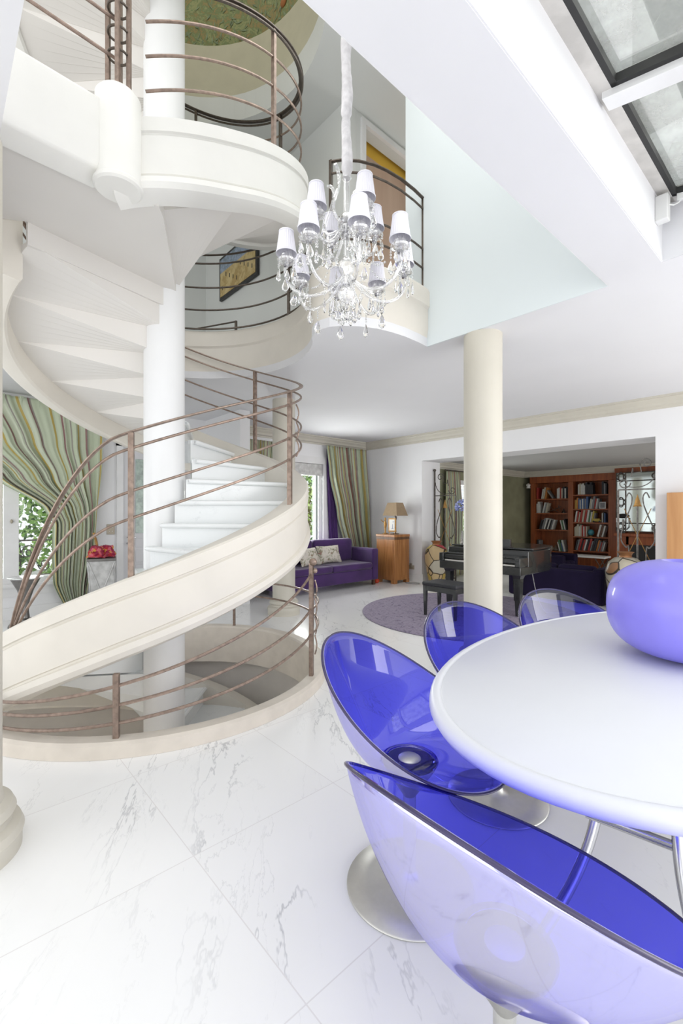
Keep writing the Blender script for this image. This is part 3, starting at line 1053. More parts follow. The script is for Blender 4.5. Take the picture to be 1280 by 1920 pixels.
# cluster of posts on the knuckle with rings
npo = MB()
for dx, dy in ((-.07, .02), (-.02, .06), (.02, -.05), (.06, 0)):
    npo.box(kc[0] + dx - .011, kc[0] + dx + .011, kc[1] + dy - .011, kc[1] + dy + .011, 3.74, 4.80)
np_ = npo.build('newel_posts', M['bronze'], st, smooth=False)
for z in (4.0, 4.13, 4.27, 4.40, 4.55, 4.7):
    MB().tube([(kc[0] + .055 * math.cos(q), kc[1] + .05 * math.sin(q), z) for q in [2 * PI * i / 20 for i in range(20)]], .007, closed=True).build('ring', M['bronzedark'], np_)
# rails over the straight fascia
lr = MB().tube([(kc[0], kc[1], 4.66), (*(Vector(p_far) + dirv * .1), 4.66)], .02, n=8, flat=.5).build('handrail', M['bronze'], st)
for z in (4.42, 4.20, 3.98):
    MB().tube([(kc[0], kc[1], z), (*(Vector(p_far) + dirv * .1), z)], .0095).build('rail', M['bronze'], lr)

# curb round the cellar opening and its guard -----------------------------
cb = thing('cellar_guard', 'low limestone kerb with curved bronze rails round the cellar stair opening', 'guard rail', (*SC, 0), R(-AZ))
csec = [(1.285, -.3), (1.285, .07), (1.30, .088), (1.385, .09), (1.405, .075), (1.41, .0), (1.41, -.01), (1.36, -.01), (1.36, -.3)]
MB().sweep([(lambda a, b, t=t: pol(a, t, b)) for t in range(-168, 160, 3)], [(1.285, -.32), (1.285, .07), (1.30, .088), (1.385, .09), (1.405, .075), (1.41, .001), (1.299, .001), (1.299, -.32)]).build('kerb', M['creamlow'], cb)
GR = 1.335


def gz(t, h0, h1, h2):
    if t < -14:
        q = max(0, min(1, (t + 118) / 104.0))
        return h0 + (h1 - h0) * (q ** 1.6)
    q = (t + 14) / 80
    return h1 + (h2 - h1) * min(1, q)


gt = MB().tube([pol(GR, t, gz(t, .26, .90, .40)) for t in range(-125, -13, 3)], .010).build('rail', M['bronze'], cb)
for a, b_, c_ in ((.19, .62, .60), (.11, .42, .44)):
    MB().tube([pol(GR, t, gz(t, a, b_, c_)) for t in range(-125, 100, 3)], .010).build('rail', M['bronze'], cb)
for t, z in ((-80, .46), (-13.5, .99), (77, .46)):
    post(MB(), t, .07, z, r=GR, w=.016 if t < 0 else .012).build('post', M['bronze'], cb, smooth=False)
MB().ball(pol(GR + .015, -13.5, 1.0), .032).ball(pol(GR + .03, -13.5, .93), .022).build('finial', M['bronze'], cb)
MB().tube([pol(GR + .02 + .016 * abs(math.sin(q * PI * 4)), -12, .85 - .6 * q) for q in [i / 50 for i in range(51)]], .006).build('scroll', M['bronze'], cb)

# cellar below
struct(MB().box(-1.5, 4.5, 1.2, 7.0, -2.86, -2.8), 'floor_cellar', M['brownwood'], smooth=False)
struct(drum(1.47, 1.55, -2.8, -.298), 'wall_cellar', M['darkroom'])
area_light('fill_cellar', (*W(-1.9, 3.2), -1.2), (0, 0, 0), .8, .8, 20, (1, .97, .92))  # added fill that brightens the cellar walls, no fitting modelled

# first-floor guard rails ---------------------------------------------------
def guard(name, label, pts, z0, heights, post_ids, rt=.010, top=.016, inset=.05, m_='bronzedark', up=None):
    g = thing(name, label, 'railing', (0, 0, 0))
    fr_ = offset_frames(pts, 0)
    q = [f(inset, 0) for f in fr_]
    for i, h in enumerate(heights):
        MB().tube([(p[0], p[1], z0 + h) for p in q], top if i == 0 else rt, n=8, flat=.6 if i == 0 else 1).build('handrail' if i == 0 else 'rail', M[m_], g)
    for pi in post_ids:
        p = q[pi]
        MB().box(p[0] - .013, p[0] + .013, p[1] - .013, p[1] + .013, z0 - .01, z0 + heights[0] + .01, rz=R(20)).build('post', M[m_], g, smooth=False)
    return g


TOPZ = L1 + .14
guard('balcony_railing', 'short curved bronze railing on the balcony edge behind the chandelier', swoop[:8], TOPZ, [.86, .76, .38, .20], [0, 7])
ringr = camarc(SR, 22, 200, 50)
guard('stairwell_railing', 'curved dark railing round the back of the stair opening upstairs', ringr, TOPZ, [.90, .80, .52, .26, .04], [6, 30, 48])
far = [(3.0, 5.5), (2.7, 6.1), (2.2, 6.4), (1.6, 6.5), (1.0, 6.4)]
guard('upper_landing_railing', 'low dark railing further back on the upper floor', far, L1 + .0, [.62, .50], [0, 4])

# picture upstairs (on the wall u=3.43)
pc = thing('beach_painting', 'large framed painting of blue sea and ochre beach on the upper wall', 'painting', (3.40, 6.1, 5.07))
MB().box(-.02, .02, -.56, .56, -.33, .33).build('frame', M['blackframe'], pc, smooth=False)
MB().box(-.026, -.02, -.52, .52, -.29, .08).build('beach', M['canvas'], pc, smooth=False)
MB().box(-.026, -.02, -.52, .52, .08, .29).build('sea', M['canvasblue'], pc, smooth=False)
fg = MB()
for i in range(9):
    y = -.45 + .11 * i
    z = -.2 + .06 * ((i * 5) % 4)
    fg.box(-.03, -.026, y, y + .016, z, z + .06)
fg.build('figures', M['blackframe'], pc, smooth=False)

# ================================================================== DINING TABLE
tc_ = W(1.562, 1.927)
ta = math.atan2(.547, .837) - R(AZ)
tb = thing('dining_table', 'large oval white lacquered dining table on curved steel legs', 'table', (tc_[0], tc_[1], 0), ta)
RA, RB = 1.43, .805
ang = [2 * PI * i / 96 for i in range(96)]
prof = [(.0, .72), (.90, .72), (.96, .722), (.985, .732), (1.0, .750), (.997, .766), (.985, .777), (.965, .781), (.955, .780), (.945, .7765), (.94, .780), (.0, .780)]


def ell(q, z, a):
    k = (1 - q) * .8
    return ((RA - k) * math.cos(a), (RB - k * .9) * math.sin(a), z) if q > .5 else (0, 0, z)


mb = MB()
vs, fs = [], []
for q, z in prof:
    for a in ang:
        vs.append(ell(q, z, a))
n = len(ang)
for j in range(len(prof) - 1):
    for i in range(n):
        k = (i + 1) % n
        fs.append((j * n + i, j * n + k, (j + 1) * n + k, (j + 1) * n + i))
mb.add(vs, fs)
mb.build('tabletop', M['table'], tb, ang=60)


def camlocal(x, y, z, c=(1.562, 1.927), a=math.atan2(.547, .837)):
    dx, dy = x - c[0], y - c[1]
    return (dx * math.cos(a) + dy * math.sin(a), -dx * math.sin(a) + dy * math.cos(a), z)


def bez(p, n=24):
    out = []
    for i in range(n + 1):
        t = i / n
        q = [Vector(x) for x in p]
        while len(q) > 1:
            q = [q[j] * (1 - t) + q[j + 1] * t for j in range(len(q) - 1)]
        out.append(q[0])
    return out


lega = [camlocal(.90, 1.60, .72), camlocal(.93, 1.58, .45), camlocal(.86, 1.50, .22), camlocal(.62, 1.42, .12), camlocal(.52, 1.35, .015)]
legb = [camlocal(1.06, 1.42, .72), camlocal(.97, 1.33, .55), camlocal(.93, 1.28, .38), camlocal(.93, 1.20, .12), camlocal(1.05, 1.12, .015)]
for L in (lega, legb, [(-p[0], p[1] * -1, p[2]) for p in lega], [(-p[0], -p[1], p[2]) for p in legb]):
    MB().tube(bez(L), .017, n=12).build('leg', M['chrome'], tb)
MB().tube([camlocal(.80, 1.49, .42), camlocal(.965, 1.31, .44)], .010, n=10).tube([camlocal(.80, 1.49, .405), camlocal(.965, 1.31, .425)], .006, n=8).build('stretcher', M['chrome'], tb)
MB().lathe([(0, .68), (.5, .68), (.52, .70), (.5, .72), (0, .72)], 48, sx=1.6, sy=.8).build('support_plate', M['steel'], tb)

bw = W(1.47, 1.93)
bp_ = []
for i in range(33):
    q = -PI / 2 + PI * i / 32
    r_ = .302 * abs(math.cos(q)) ** .72
    z_ = .207 + .207 * (1 if q > 0 else -1) * abs(math.sin(q)) ** .80
    bp_.append((r_, z_))
bp_ = [p for p in bp_ if p[0] > .085 or p[1] < .2]
bp_ = [(0, .002)] + bp_[1:] + [(.085, .395), (.085, .37), (.2, .33), (.27, .2), (.2, .06), (0, .03)]
o = MB().lathe(bp_, 72).build('bowl_vase', M['bowl'], ang=60)
o.location = (*bw, .781)
tag(o, 'big round violet blue frosted vase on the oval white table', 'vase')

# ================================================================== CHAIRS
OUTOFF = 1


def make_chair():
    t = thing('swivel_chair', '', 'chair', group='clear blue swivel chairs round the table')
    a, b, x0, z0, k1, k2 = .338, .374, .017, .668, .198, .038
    zh, rh = .468, .085
    n, m_ = 96, 22

    def pt(i, q, off=0.0):
        ph = 2 * PI * i / n
        X, Y = a * math.cos(ph) + x0, b * math.sin(ph)
        Z = z0 - k1 * math.cos(ph) + k2 * math.cos(ph) ** 2
        # flatter at the hub, steeper towards the rim
        s = .72 * math.sin(q * PI / 2 * .86) / math.sin(PI / 2 * .86) + .28 * q
        up = (1 - math.cos(q * PI / 2 * .98)) / (1 - math.cos(PI / 2 * .98))
        up = .35 * q ** 1.6 + .65 * up
        hx, hy = rh * math.cos(ph), rh * math.sin(ph)
        return (hx + (X - hx) * s, hy + (Y - hy) * s, zh + (Z - zh) * up)
    vs = [pt(i, j / m_) for j in range(m_ + 1) for i in range(n)]
    fs = [(j * n + i, j * n + (i + 1) % n, (j + 1) * n + (i + 1) % n, (j + 1) * n + i) for j in range(m_) for i in range(n)]
    mb = MB().add(vs, fs)
    sh = mb.build('shell', M['blueout'], t, ang=80)
    sol = sh.modifiers.new('thickness', 'SOLIDIFY')
    sol.thickness = .007
    sol.offset = -1
    sh.data.materials.append(M['blue'])
    sol.material_offset = OUTOFF
    sol.material_offset_rim = 0
    MB().tube([Vector(pt(i, 1.0)) for i in range(n)], .0050, n=8, closed=True, flat=.8).build('rim', M['rim'], sh, ang=80)
    MB().lathe([(0, .464), (.105, .466), (.107, .470), (.105, .474), (0, .474)], 40).build('seat_disc', M['bluedisc'], t)
    MB().lathe([(0, .462), (.042, .462), (.042, .476), (.036, .480), (0, .481)], 32).build('hub_cap', M['steel'], t)
    MB().lathe([(0, .30), (.10, .455), (.10, .462), (0, .462)], 32).lathe([(.024, .02), (.024, .46)], 24).build('stem', M['steel'], t)
    MB().lathe([(0, 0), (.232, 0), (.236, .004), (.232, .010), (.15, .016), (.06, .024), (.034, .035), (.026, .06), (0, .06)], 64).build('base', M['steel'], t, ang=60)
    return t


chairs = [(.256, 1.713, -.376, 'clear cobalt blue shell chair left of the table, seat and steel hub in full view'),
          (.350, .977, .694, 'nearest clear blue shell chair, its outer side filling the lower right corner'),
          (.761, 2.235, -1.054, 'clear blue shell chair in front of the cream column, middle of the far side'),
          (1.40, 2.63, -1.266, 'clear blue shell chair farthest away, half hidden by the table and the violet vase')]
c0 = make_chair()
for i, (x, y, yw, lab) in enumerate(chairs):
    loc = (*W(x, y), 0)
    if i == 0:
        c0.location = loc
        c0.rotation_euler = (0, 0, yw - R(AZ))
        c0['label'] = lab
    else:
        dup(c0, loc, yw - R(AZ), lab)

# ================================================================== CHANDELIER
cx0, cy0 = W(.03, 2.70)
chn = thing('chandelier', 'crystal chandelier with small pleated white shades hanging in the void', 'chandelier', (cx0, cy0, 0), R(-AZ))
# fabric sleeve on the chain
frs = []
pth, rs = [], []
for i in range(90):
    z = 3.38 + (H1 - 3.38) * i / 89
    pth.append((.004 * math.sin(i * .45), .004 * math.cos(i * .33), z))
    rs.append(.030 + .003 * math.sin(i * .5) + .003 * random.random() - (.008 if i in (0, 1, 12) else 0))
MB().tube(pth, .03, n=12, rs=rs).build('chain_sleeve', M['sleeve'], chn, ang=60)
MB().lathe([(0, 2.62), (.02, 2.63), (.045, 2.66), (.055, 2.69), (.04, 2.72), (.02, 2.74), (.03, 2.76), (.03, 2.80), (.045, 2.83), (.05, 2.86), (.035, 2.89), (.018, 2.91), (.018, 3.02), (.03, 3.05), (.05, 3.08), (.055, 3.11), (.04, 3.15), (.02, 3.17), (.018, 3.36), (.03, 3.38), (0, 3.39)], 20).build('stem', M['armglass'], chn)
MB().lathe([(0, 2.735), (.022, 2.735), (.022, 2.75), (0, 2.75)], 16).lathe([(0, 3.035), (.03, 3.04), (.03, 3.055), (0, 3.06)], 16).lathe([(0, 3.10), (.042, 3.10), (.048, 3.12), (.035, 3.14), (0, 3.14)], 16).build('fittings', M['chrome'], chn)
MB().ball((0, 0, 2.56), .03, (1, 1, 1.1), 10, 6).build('ball', M['crystal'], chn, smooth=False)


def pendant(mb, c, s=1.0):
    """flat-cut pear drop, point up"""
    x, y, z = c
    a = random.random() * PI
    prof = [(.0, 0), (.004, -.008), (.012, -.028), (.017, -.043), (.013, -.056), (0, -.066)]
    n = 6
    vs = []
    for r, dz in prof:
        for i in range(n):
            q = a + 2 * PI * i / n
            px, py = r * math.cos(q - a), r * .45 * math.sin(q - a)
            vs.append((x + (px * math.cos(a) - py * math.sin(a)) * s, y + (px * math.sin(a) + py * math.cos(a)) * s, z + dz * s))
    fs = [(j * n + i, j * n + (i + 1) % n, (j + 1) * n + (i + 1) % n, (j + 1) * n + i) for j in range(len(prof) - 1) for i in range(n)]
    return mb.add(vs, fs)


beads = MB()
npend = 0
arms = [(-80 + 45 * i, .355, 2.955, 2.74) for i in range(8)] + [(-60 + 90 * i, .20, 3.20, 3.05) for i in range(4)]
for ai, (aa, rad, zc, zs) in enumerate(arms):
    ca, sa = math.cos(R(aa)), math.sin(R(aa))
    P = lambda r, z: (r * ca, r * sa, z)
    top = zc - .11
    path_ = bez([P(.03, zs + .05), P(rad * .45, zs - .14), P(rad * 1.0, zs - .12), P(rad * 1.08, top - .06), P(rad, top)], 18)
    arm = MB().tube(path_, .0095, n=10).build('arm', M['armglass'], chn)
    # glass twist over the arm
    tw = []
    for i, p in enumerate(path_):
        q = i * 1.6
        tw.append(p + Vector((-sa * math.cos(q), ca * math.cos(q), math.sin(q))) * .010)
    MB().tube(tw, .003, n=6).build('twist', M['crystal'], arm)
    cpt = P(rad, 0)
    MB().lathe([(0, top - .012), (.016, top - .012), (.05, top + .004), (.054, top + .014), (.048, top + .010), (.014, top + .002), (0, top + .002)], 16, (cpt[0], cpt[1], 0)).build('drip_pan', M['armglass'], arm)
    MB().lathe([(0, top - .026), (.015, top - .024), (.017, top - .012), (0, top - .01)], 12, (cpt[0], cpt[1], 0)).build('cup', M['chrome'], arm)
    MB().lathe([(.030, top + .005), (.036, top + .03), (.038, top + .07), (.030, top + .085)], 16, (cpt[0], cpt[1], 0), cap=False).build('candle_glass', M['armglass'], arm)
    MB().lathe([(.058, zc - .055), (.056, zc - .05), (.041, zc + .062), (.042, zc + .067)], 56, (cpt[0], cpt[1], 0), pleat=.02, cap=False).lathe([(.0595, zc - .060), (.0595, zc - .050)], 40, (cpt[0], cpt[1], 0), cap=False).lathe([(.043, zc + .062), (.043, zc + .070)], 40, (cpt[0], cpt[1], 0), cap=False).build('lamp_shade', M['shadewhite'], arm, ang=20, solid=.0015)
    for j in range(6):
        q = 2 * PI * j / 6 + ai
        px, py = cpt[0] + .05 * math.cos(q), cpt[1] + .05 * math.sin(q)
        nb = 2 + (j % 3)
        for kk in range(nb):
            beads.ball((px, py, top - .004 - .015 * kk), .0062, n=6, m_=4)
        if npend < 100:
            pendant(MB(), (px, py, top - .004 - .015 * nb), 1.0 if j % 2 else 1.25).build('crystal_drop', M['crystal'], chn, smooth=False)
            npend += 1
    mid = path_[6]
    for kk in range(4):
        beads.ball((mid[0], mid[1], mid[2] - .015 - .015 * kk), .0062, n=6, m_=4)
    if npend < 88:
        pendant(MB(), (mid[0], mid[1], mid[2] - .075), 1.35).build('crystal_drop', M['crystal'], chn, smooth=False)
        npend += 1
for j in range(12):
    q = 2 * PI * j / 12
    r_ = .11 if j % 2 else .06
    zz = 2.70 if j % 2 else 2.66
    for kk in range(5):
        beads.ball((r_ * math.cos(q) * (1 - kk * .05), r_ * math.sin(q) * (1 - kk * .05), zz - .012 * kk), .0065, n=6, m_=4)
    pendant(MB(), (r_ * .8 * math.cos(q), r_ * .8 * math.sin(q), zz - .06), 1.25).build('crystal_drop', M['crystal'], chn, smooth=False)
# bead garlands from the crown to the arms
for i in range(8):
    a0 = R(-80 + 45 * i)
    for kk in range(16):
        t = kk / 15
        r_ = .04 + .22 * t
        z = 3.10 - .30 * t - .10 * math.sin(PI * t)
        beads.ball((r_ * math.cos(a0), r_ * math.sin(a0), z), .0065, n=6, m_=4)
bo = beads.build('bead_strings', M['crystal'], chn, smooth=False)
bo['kind'] = 'stuff'
# scroll finials between the shades
for i in range(4):
    q = R(-30 + 90 * i)
    P = lambda r, z: (r * math.cos(q), r * math.sin(q), z)
    MB().tube(bez([P(.02, 3.10), P(.20, 3.02), P(.22, 3.18), P(.04, 3.22), P(.06, 3.36), P(.13, 3.38)], 22), .010, n=8).build('scroll', M['armglass'], chn)

# ================================================================== LIVING ROOM
def sofa(name, label, u0, u1, v0, v1, face, seat=.42, back=.78, arm=.60, material='purple', legs=True, backth=.2, armth=.16):
    """face: '-v' sofa looks towards smaller v, '+u' looks towards larger u"""
    t = thing(name, label, 'sofa', ((u0 + u1) / 2, (v0 + v1) / 2, 0), 0)
    if face == '-v':
        w, d = u1 - u0, v1 - v0
    else:
        t.rotation_euler = (0, 0, R(90))     # local -y looks to +u
        w, d = v1 - v0, u1 - u0
    mm = M[material]
    zl = .10 if legs else 0
    MB().box(-w / 2 + armth, w / 2 - armth, -d / 2 + .02, d / 2 - backth, zl, seat - .12).build('base', mm, t, bevel=.02)
    nn = 2
    cw = (w - 2 * armth) / nn
    for i in range(nn):
        MB().box(-w / 2 + armth + cw * i + .005, -w / 2 + armth + cw * (i + 1) - .005, -d / 2, d / 2 - backth, seat - .12, seat).build('seat_cushion', mm, t, bevel=.04)
    MB().box(-w / 2 + .02, w / 2 - .02, d / 2 - backth, d / 2, zl, back - .06).build('backrest', mm, t, bevel=.04)
    for i in range(nn):
        MB().box(-w / 2 + armth + cw * i + .01, -w / 2 + armth + cw * (i + 1) - .01, d / 2 - backth - .16, d / 2 - backth + .02, seat - .01, back).build('back_cushion', mm, t, bevel=.06)
    for s_ in (-1, 1):
        x0 = -w / 2 if s_ < 0 else w / 2 - armth
        MB().box(x0, x0 + armth, -d / 2 + .01, d / 2 - .02, zl, arm).build('armrest', mm, t, bevel=.035)
    if legs:
        for sx in (-1, 1):
            for sy in (-1, 1):
                MB().box(sx * (w / 2 - .08) - .025, sx * (w / 2 - .08) + .025, sy * (d / 2 - .08) - .025, sy * (d / 2 - .08) + .025, 0, .11).build('leg', M['brownwood'], t, smooth=False)
    return t


sofa('sofa', 'violet velvet sofa with floral cushions below the striped curtain', 4.1, 6.42, 6.06, 6.98, '-v', seat=.44, back=.88, arm=.70)


def cushion(loc, rz, tilt, label, w=.44, h=.36, material='floral'):
    o = MB()

    def f(i, j, s):
        x, y = (i - .5) * 2, (j - .5) * 2
        e = max(0, (1 - abs(x) ** 2.6) * (1 - abs(y) ** 2.6)) ** .5
        return (x * w / 2 * (1 - .06 * (1 - abs(y))), s * .075 * e, y * h / 2 * (1 - .06 * (1 - abs(x))))
    o.grid(lambda i, j: f(i, j, 1), 16, 14)
    o.grid(lambda i, j: f(i, j, -1), 16, 14)
    o = o.build('cushion', M[material], ang=70)
    o.location = loc
    o.rotation_euler = (tilt, 0, rz)
    return tag(o, label, 'cushion')


cushion((5.52, 6.50, .61), R(-4), R(-22), 'floral linen cushion on the sofa, the right one of the pair', .52, .34)
cushion((4.98, 6.42, .60), R(8), R(-28), 'floral linen cushion on the sofa, partly behind the stair edge', .50, .34)


def ub(px, v):           # u on a wall v=const seen at a column of the photo
    r = (px - 640) / FP
    d = v / (CA - SA * r)
    return (CA * r + SA) * d


def drape(name, label, v, left, right, z0, z1, pleats, amp, material, bottom=None, sp=1.4, nu=150, nv=40, dirv_='u', top_h=.0):
    """curtain on a wall v=const; left/right give u against height"""
    mb = MB()

    def f(i, j):
        z = z1 + (z0 - z1) * j
        a, b_ = left(z), right(z)
        ii = i + .008 * math.sin(j * 7 + i * 11)
        u = a + (b_ - a) * ii
        w_ = amp * (.6 + .4 * math.sin(i * 17.3)) * (.55 + .45 * min(1, j * 3))
        dv = w_ * math.sin(2 * PI * pleats * i + .6 * math.sin(j * 4)) + .4 * w_ * math.sin(2 * PI * pleats * 2.3 * i + 1)
        return (u, v + dv, z) if dirv_ == 'u' else (v + dv, u, z)
    mb.grid(f, nu, nv, uvfn=lambda i, j: (i * sp, j))
    o = mb.build(name, M[material], ang=70, solid=.004)
    if label:
        tag(o, label, 'curtain')
    return o


def lerp(tab):
    def f(z):
        for (a, x), (b_, y) in zip(tab, tab[1:]):
            if a >= z >= b_:
                t = (a - z) / (a - b_)
                t = t * t * (3 - 2 * t) * .5 + t * .5
                return x + (y - x) * t
        return tab[0][1] if z > tab[0][0] else tab[-1][1]
    return f


cv = 7.10
cur = drape('curtain', 'large striped silk curtain swept aside beside the window on the left', cv, lerp([(2.88, -.35), (2.3, .05), (1.85, .55), (1.45, 1.10), (1.25, 1.20), (.8, 1.19), (.45, 1.20), (.06, 1.34)]),
            lerp([(2.88, 1.84), (2.2, 1.80), (1.3, 1.72), (.9, 1.70), (.06, 1.58)]), .06, 2.88, 12, .042, 'curtain', sp=2.0, nu=260, nv=70)
hd = MB()
for i in range(12):
    u = -.3 + 2.1 * i / 11
    hd.tube([(u - .012, cv - .06, 2.88), (u, cv - .065, 2.74), (u + .012, cv - .06, 2.88)], .009, n=6)
hd.build('pleat_hooks', M['curtain'], cur)
cur2 = drape('curtain', 'striped silk curtain hanging in the corner behind the violet sofa', cv - .02, lerp([(2.8, ub(611, cv)), (2.2, ub(617, cv)), (1.4, ub(632, cv)), (.5, ub(650, cv)), (.1, ub(655, cv))]),
             lerp([(2.8, ub(686, cv)), (1.4, ub(692, cv)), (.1, ub(697, cv))]), .1, 2.76, 9, .05, 'curtain2', sp=1.7, nu=200)
drape('curtain', 'plain violet curtain layer between the glazed door and the striped curtain', cv + .08, lerp([(2.7, ub(617, cv)), (.1, ub(624, cv))]), lerp([(2.7, ub(628, cv)), (.1, ub(642, cv))]), .1, 2.7, 4, .02, 'purple', nu=40)
drape('curtain', 'striped curtain seen through the stair rails beside the rear column', cv, lerp([(2.8, 4.05), (.1, 4.0)]), lerp([(2.8, 4.85), (.1, 4.6)]), .01, 2.70, 10, .035, 'curtain2', sp=2.4, nu=140)

# window 2 (left) --------------------------------------------------------
w2 = thing('window_2', '', 'window')
w2['kind'] = 'structure'
del w2['label']
del w2['category']
f_ = MB()
f_.box(-.999, -.93, 7.27, 7.37, .541, 2.539).box(1.29, 1.359, 7.27, 7.37, .541, 2.539).box(-.999, 1.359, 7.27, 7.37, 2.54, 2.62).box(-.999, 1.359, 7.27, 7.37, .46, .54)
f_.box(.68, .84, 7.26, 7.36, .541, 2.539).box(-.45, -.35, 7.26, 7.36, .541, 2.539)
f_.build('window_frame', M['frame'], w2, smooth=False)
MB().box(-.93, 1.29, 7.31, 7.316, .54, 2.54).build('pane', M['glass'], w2, smooth=False)
MB().box(-1.1, 1.45, 7.17, 7.27, .43, .47).box(-1.1, 1.45, 7.23, 7.26, .30, .43).build('window_sill', M['frame'], w2, smooth=False)
MB().lathe([(0, 0), (.012, .01), (.018, .03), (.01, .05), (0, .055)], 12, (.76, 7.24, 1.25)).build('handle', M['plate'], w2)
ir = thing('balcony_grille', 'dark scrolled iron grille outside the left window', 'grille', (0, 7.75, 0))
g_ = MB().tube([(-1.2, 0, 1.0), (1.6, 0, 1.0)], .012).tube([(-1.2, 0, .5), (1.6, 0, .5)], .012)
g_.build('bars', M['iron'], ir)
for i in range(7):
    u = -1.0 + i * .4
    sc2 = MB().tube([(u + .09 * (1 - q) * math.cos(q * 11), 0, .83 + .11 * (1 - q) * math.sin(q * 11)) for q in [k / 30 for k in range(29)]], .009)
    sc2.tube([(u + .2 - .08 * (1 - q) * math.cos(q * 11), 0, .65 - .10 * (1 - q) * math.sin(q * 11)) for q in [k / 30 for k in range(29)]], .009)
    sc2.tube([(u, 0, .5), (u + .2, 0, 1.0)], .008)
    sc2.build('scroll', M['iron'], ir)

# glazed door 3
w3 = thing('window_3', '', 'window')
w3['kind'] = 'structure'
del w3['label']
del w3['category']
f_ = MB().box(4.90, 5.02, 7.22, 7.34, 0, 2.379).box(5.98, 6.14, 7.22, 7.34, 0, 2.379).box(4.90, 6.14, 7.22, 7.34, 2.38, 2.52)
f_.box(5.021, 5.10, 7.28, 7.36, 0, 2.379).box(5.90, 5.979, 7.28, 7.36, 0, 2.379).box(5.101, 5.899, 7.28, 7.36, 0, .35).box(5.101, 5.899, 7.28, 7.36, 2.26, 2.379)
f_.build('window_frame', M['frame'], w3, smooth=False)
MB().box(5.1, 5.9, 7.31, 7.316, .35, 2.26).build('pane', M['glass'], w3, smooth=False)
MB().box(5.04, 5.96, 7.245, 7.27, 2.14, 2.37).build('blind', M['planter'], w3, smooth=False)
MB().box(5.80, 5.86, 7.25, 7.28, .0, 2.14).build('shutter_edge', mat('grey_green_paint_edge', (.42, .50, .44), .5), w3, smooth=False)

# switch plates
o = MB().box(ub(612, 7.25) + .02, ub(612, 7.25) + .09, 7.225, 7.249, 1.05, 1.17).build('light_switch', M['plasticw'], bevel=.004)
tag(o, 'white light switch between the glazed door and the striped curtain', 'switch')
sp_ = thing('light_switch', 'square brass switch plate on the wall right of the large curtain', 'switch', (1.945, 7.245, 1.145))
MB().box(-.055, .055, -.01, 0, -.075, .075).build('plate', M['plate'], sp_, bevel=.003)
for a in (-.02, .02):
    for b_ in (-.03, .03):
        MB().lathe([(.008, 0), (.005, .012), (0, .014)], 10).v
        MB().ball((a, -.014, b_), .008, n=8, m_=6).build('toggle', M['plasticw'], sp_)

# door in the north wall (left, behind the stair rail)
d1 = thing('door_2', '', 'door', (2.02, 7.24, 0))
d1['kind'] = 'structure'
del d1['label']
del d1['category']
MB().box(0, .09, -.04, .01, 0, 2.46).box(.95, 1.04, -.04, .01, 0, 2.46).box(0, 1.04, -.04, .01, 2.38, 2.46).build('door_frame', M['frame'], d1, smooth=False)
MB().box(.09, .95, -.015, .0, 0, 2.38).build('door_leaf', M['doorpaint'], d1, smooth=False)
pn = MB()
for z0_, z1_ in ((.15, .38), (.42, .60), (.64, .82), (.86, 1.0)):
    pn.box(.27, .78, -.024, -.014, z0_, z1_)
pn.build('door_panel', M['doorpaint'], d1, bevel=.006)
MB().box(.27, .78, -.03, -.014, 1.08, 2.2).build('door_pane', mat('etched_green_glass', (.42, .52, .46), .25, var=.35, scale=14), d1, smooth=False)
MB().tube([(.15, -.03, 1.02), (.15, -.07, 1.02), (.25, -.075, 1.02)], .011).ball((.15, -.03, .93), .015).build('handle', M['chrome'], d1)

# uplighter and planter ----------------------------------------------------
ul = thing('metal_uplighter', 'dull pewter trumpet shaped floor lamp with domed foot below the left window', 'floor lamp', (*W(-.694 * 5.55, 5.55), 0), 0)
MB().lathe([(0, 0), (.175, 0), (.18, .015), (.17, .04), (.13, .085), (.07, .105), (.04, .115), (0, .115)], 40).build('base', M['gunmetal'], ul)
MB().lathe([(.045, .11), (.035, .2), (.045, .32), (.09, .46), (.155, .585), (.15, .59), (.085, .47), (0, .36)], 40).build('trumpet', M['gunmetal'], ul)
MB().lathe([(.10, .575), (.17, .59), (.185, .605), (.17, .612), (.08, .62), (0, .625)], 24, pleat=.03).build('glass_dish', M['glassobj'], ul)
o = MB().tube(bez([(.6, 6.3, .006), (.75, 6.1, .006), (.9, 6.25, .006), (1.2, 6.4, .006), (1.8, 6.9, .006), (2.0, 7.1, .006)], 40), .005).build('cable', M['cablew'])
tag(o, 'thin dark cable lying on the floor near the trumpet lamp', 'cable')
pl_ = thing('planter', 'square tapered silver planter with crossed bars beside the large curtain', 'planter', (*W(-.526 * 6.10, 6.10), 0), R(-16))
a, b_ = .11, .158
MB().add([(-a, -a, 0), (a, -a, 0), (a, a, 0), (-a, a, 0), (-b_, -b_, .76), (b_, -b_, .76), (b_, b_, .76), (-b_, b_, .76)], [(0, 1, 2, 3), (0, 1, 5, 4), (1, 2, 6, 5), (2, 3, 7, 6), (3, 0, 4, 7), (4, 5, 6, 7)]).build('body', M['planter'], pl_, smooth=False)
MB().box(-b_ - .015, b_ + .015, -b_ - .015, b_ + .015, .755, .79).build('lip', M['gunmetal'], pl_, bevel=.003)
xb = MB()
for s_ in (-1, 1):
    ys = -1
    xb.tube([(-s_ * a, -a - .006, .02), (s_ * b_ * .96, -b_ - .008, .74)], .009, n=6)
    xb.tube([(a + .006, -s_ * a, .02), (b_ + .008, s_ * b_ * .96, .74)], .009, n=6)
    xb.tube([(-a - .006, -s_ * a, .02), (-b_ - .008, s_ * b_ * .96, .74)], .009, n=6)
for sx in (-1, 1):
    for sy in (-1, 1):
        xb.tube([(sx * a, sy * a, 0), (sx * b_, sy * b_, .76)], .009, n=6)
xb.ball((0, -.145, .36), .018)
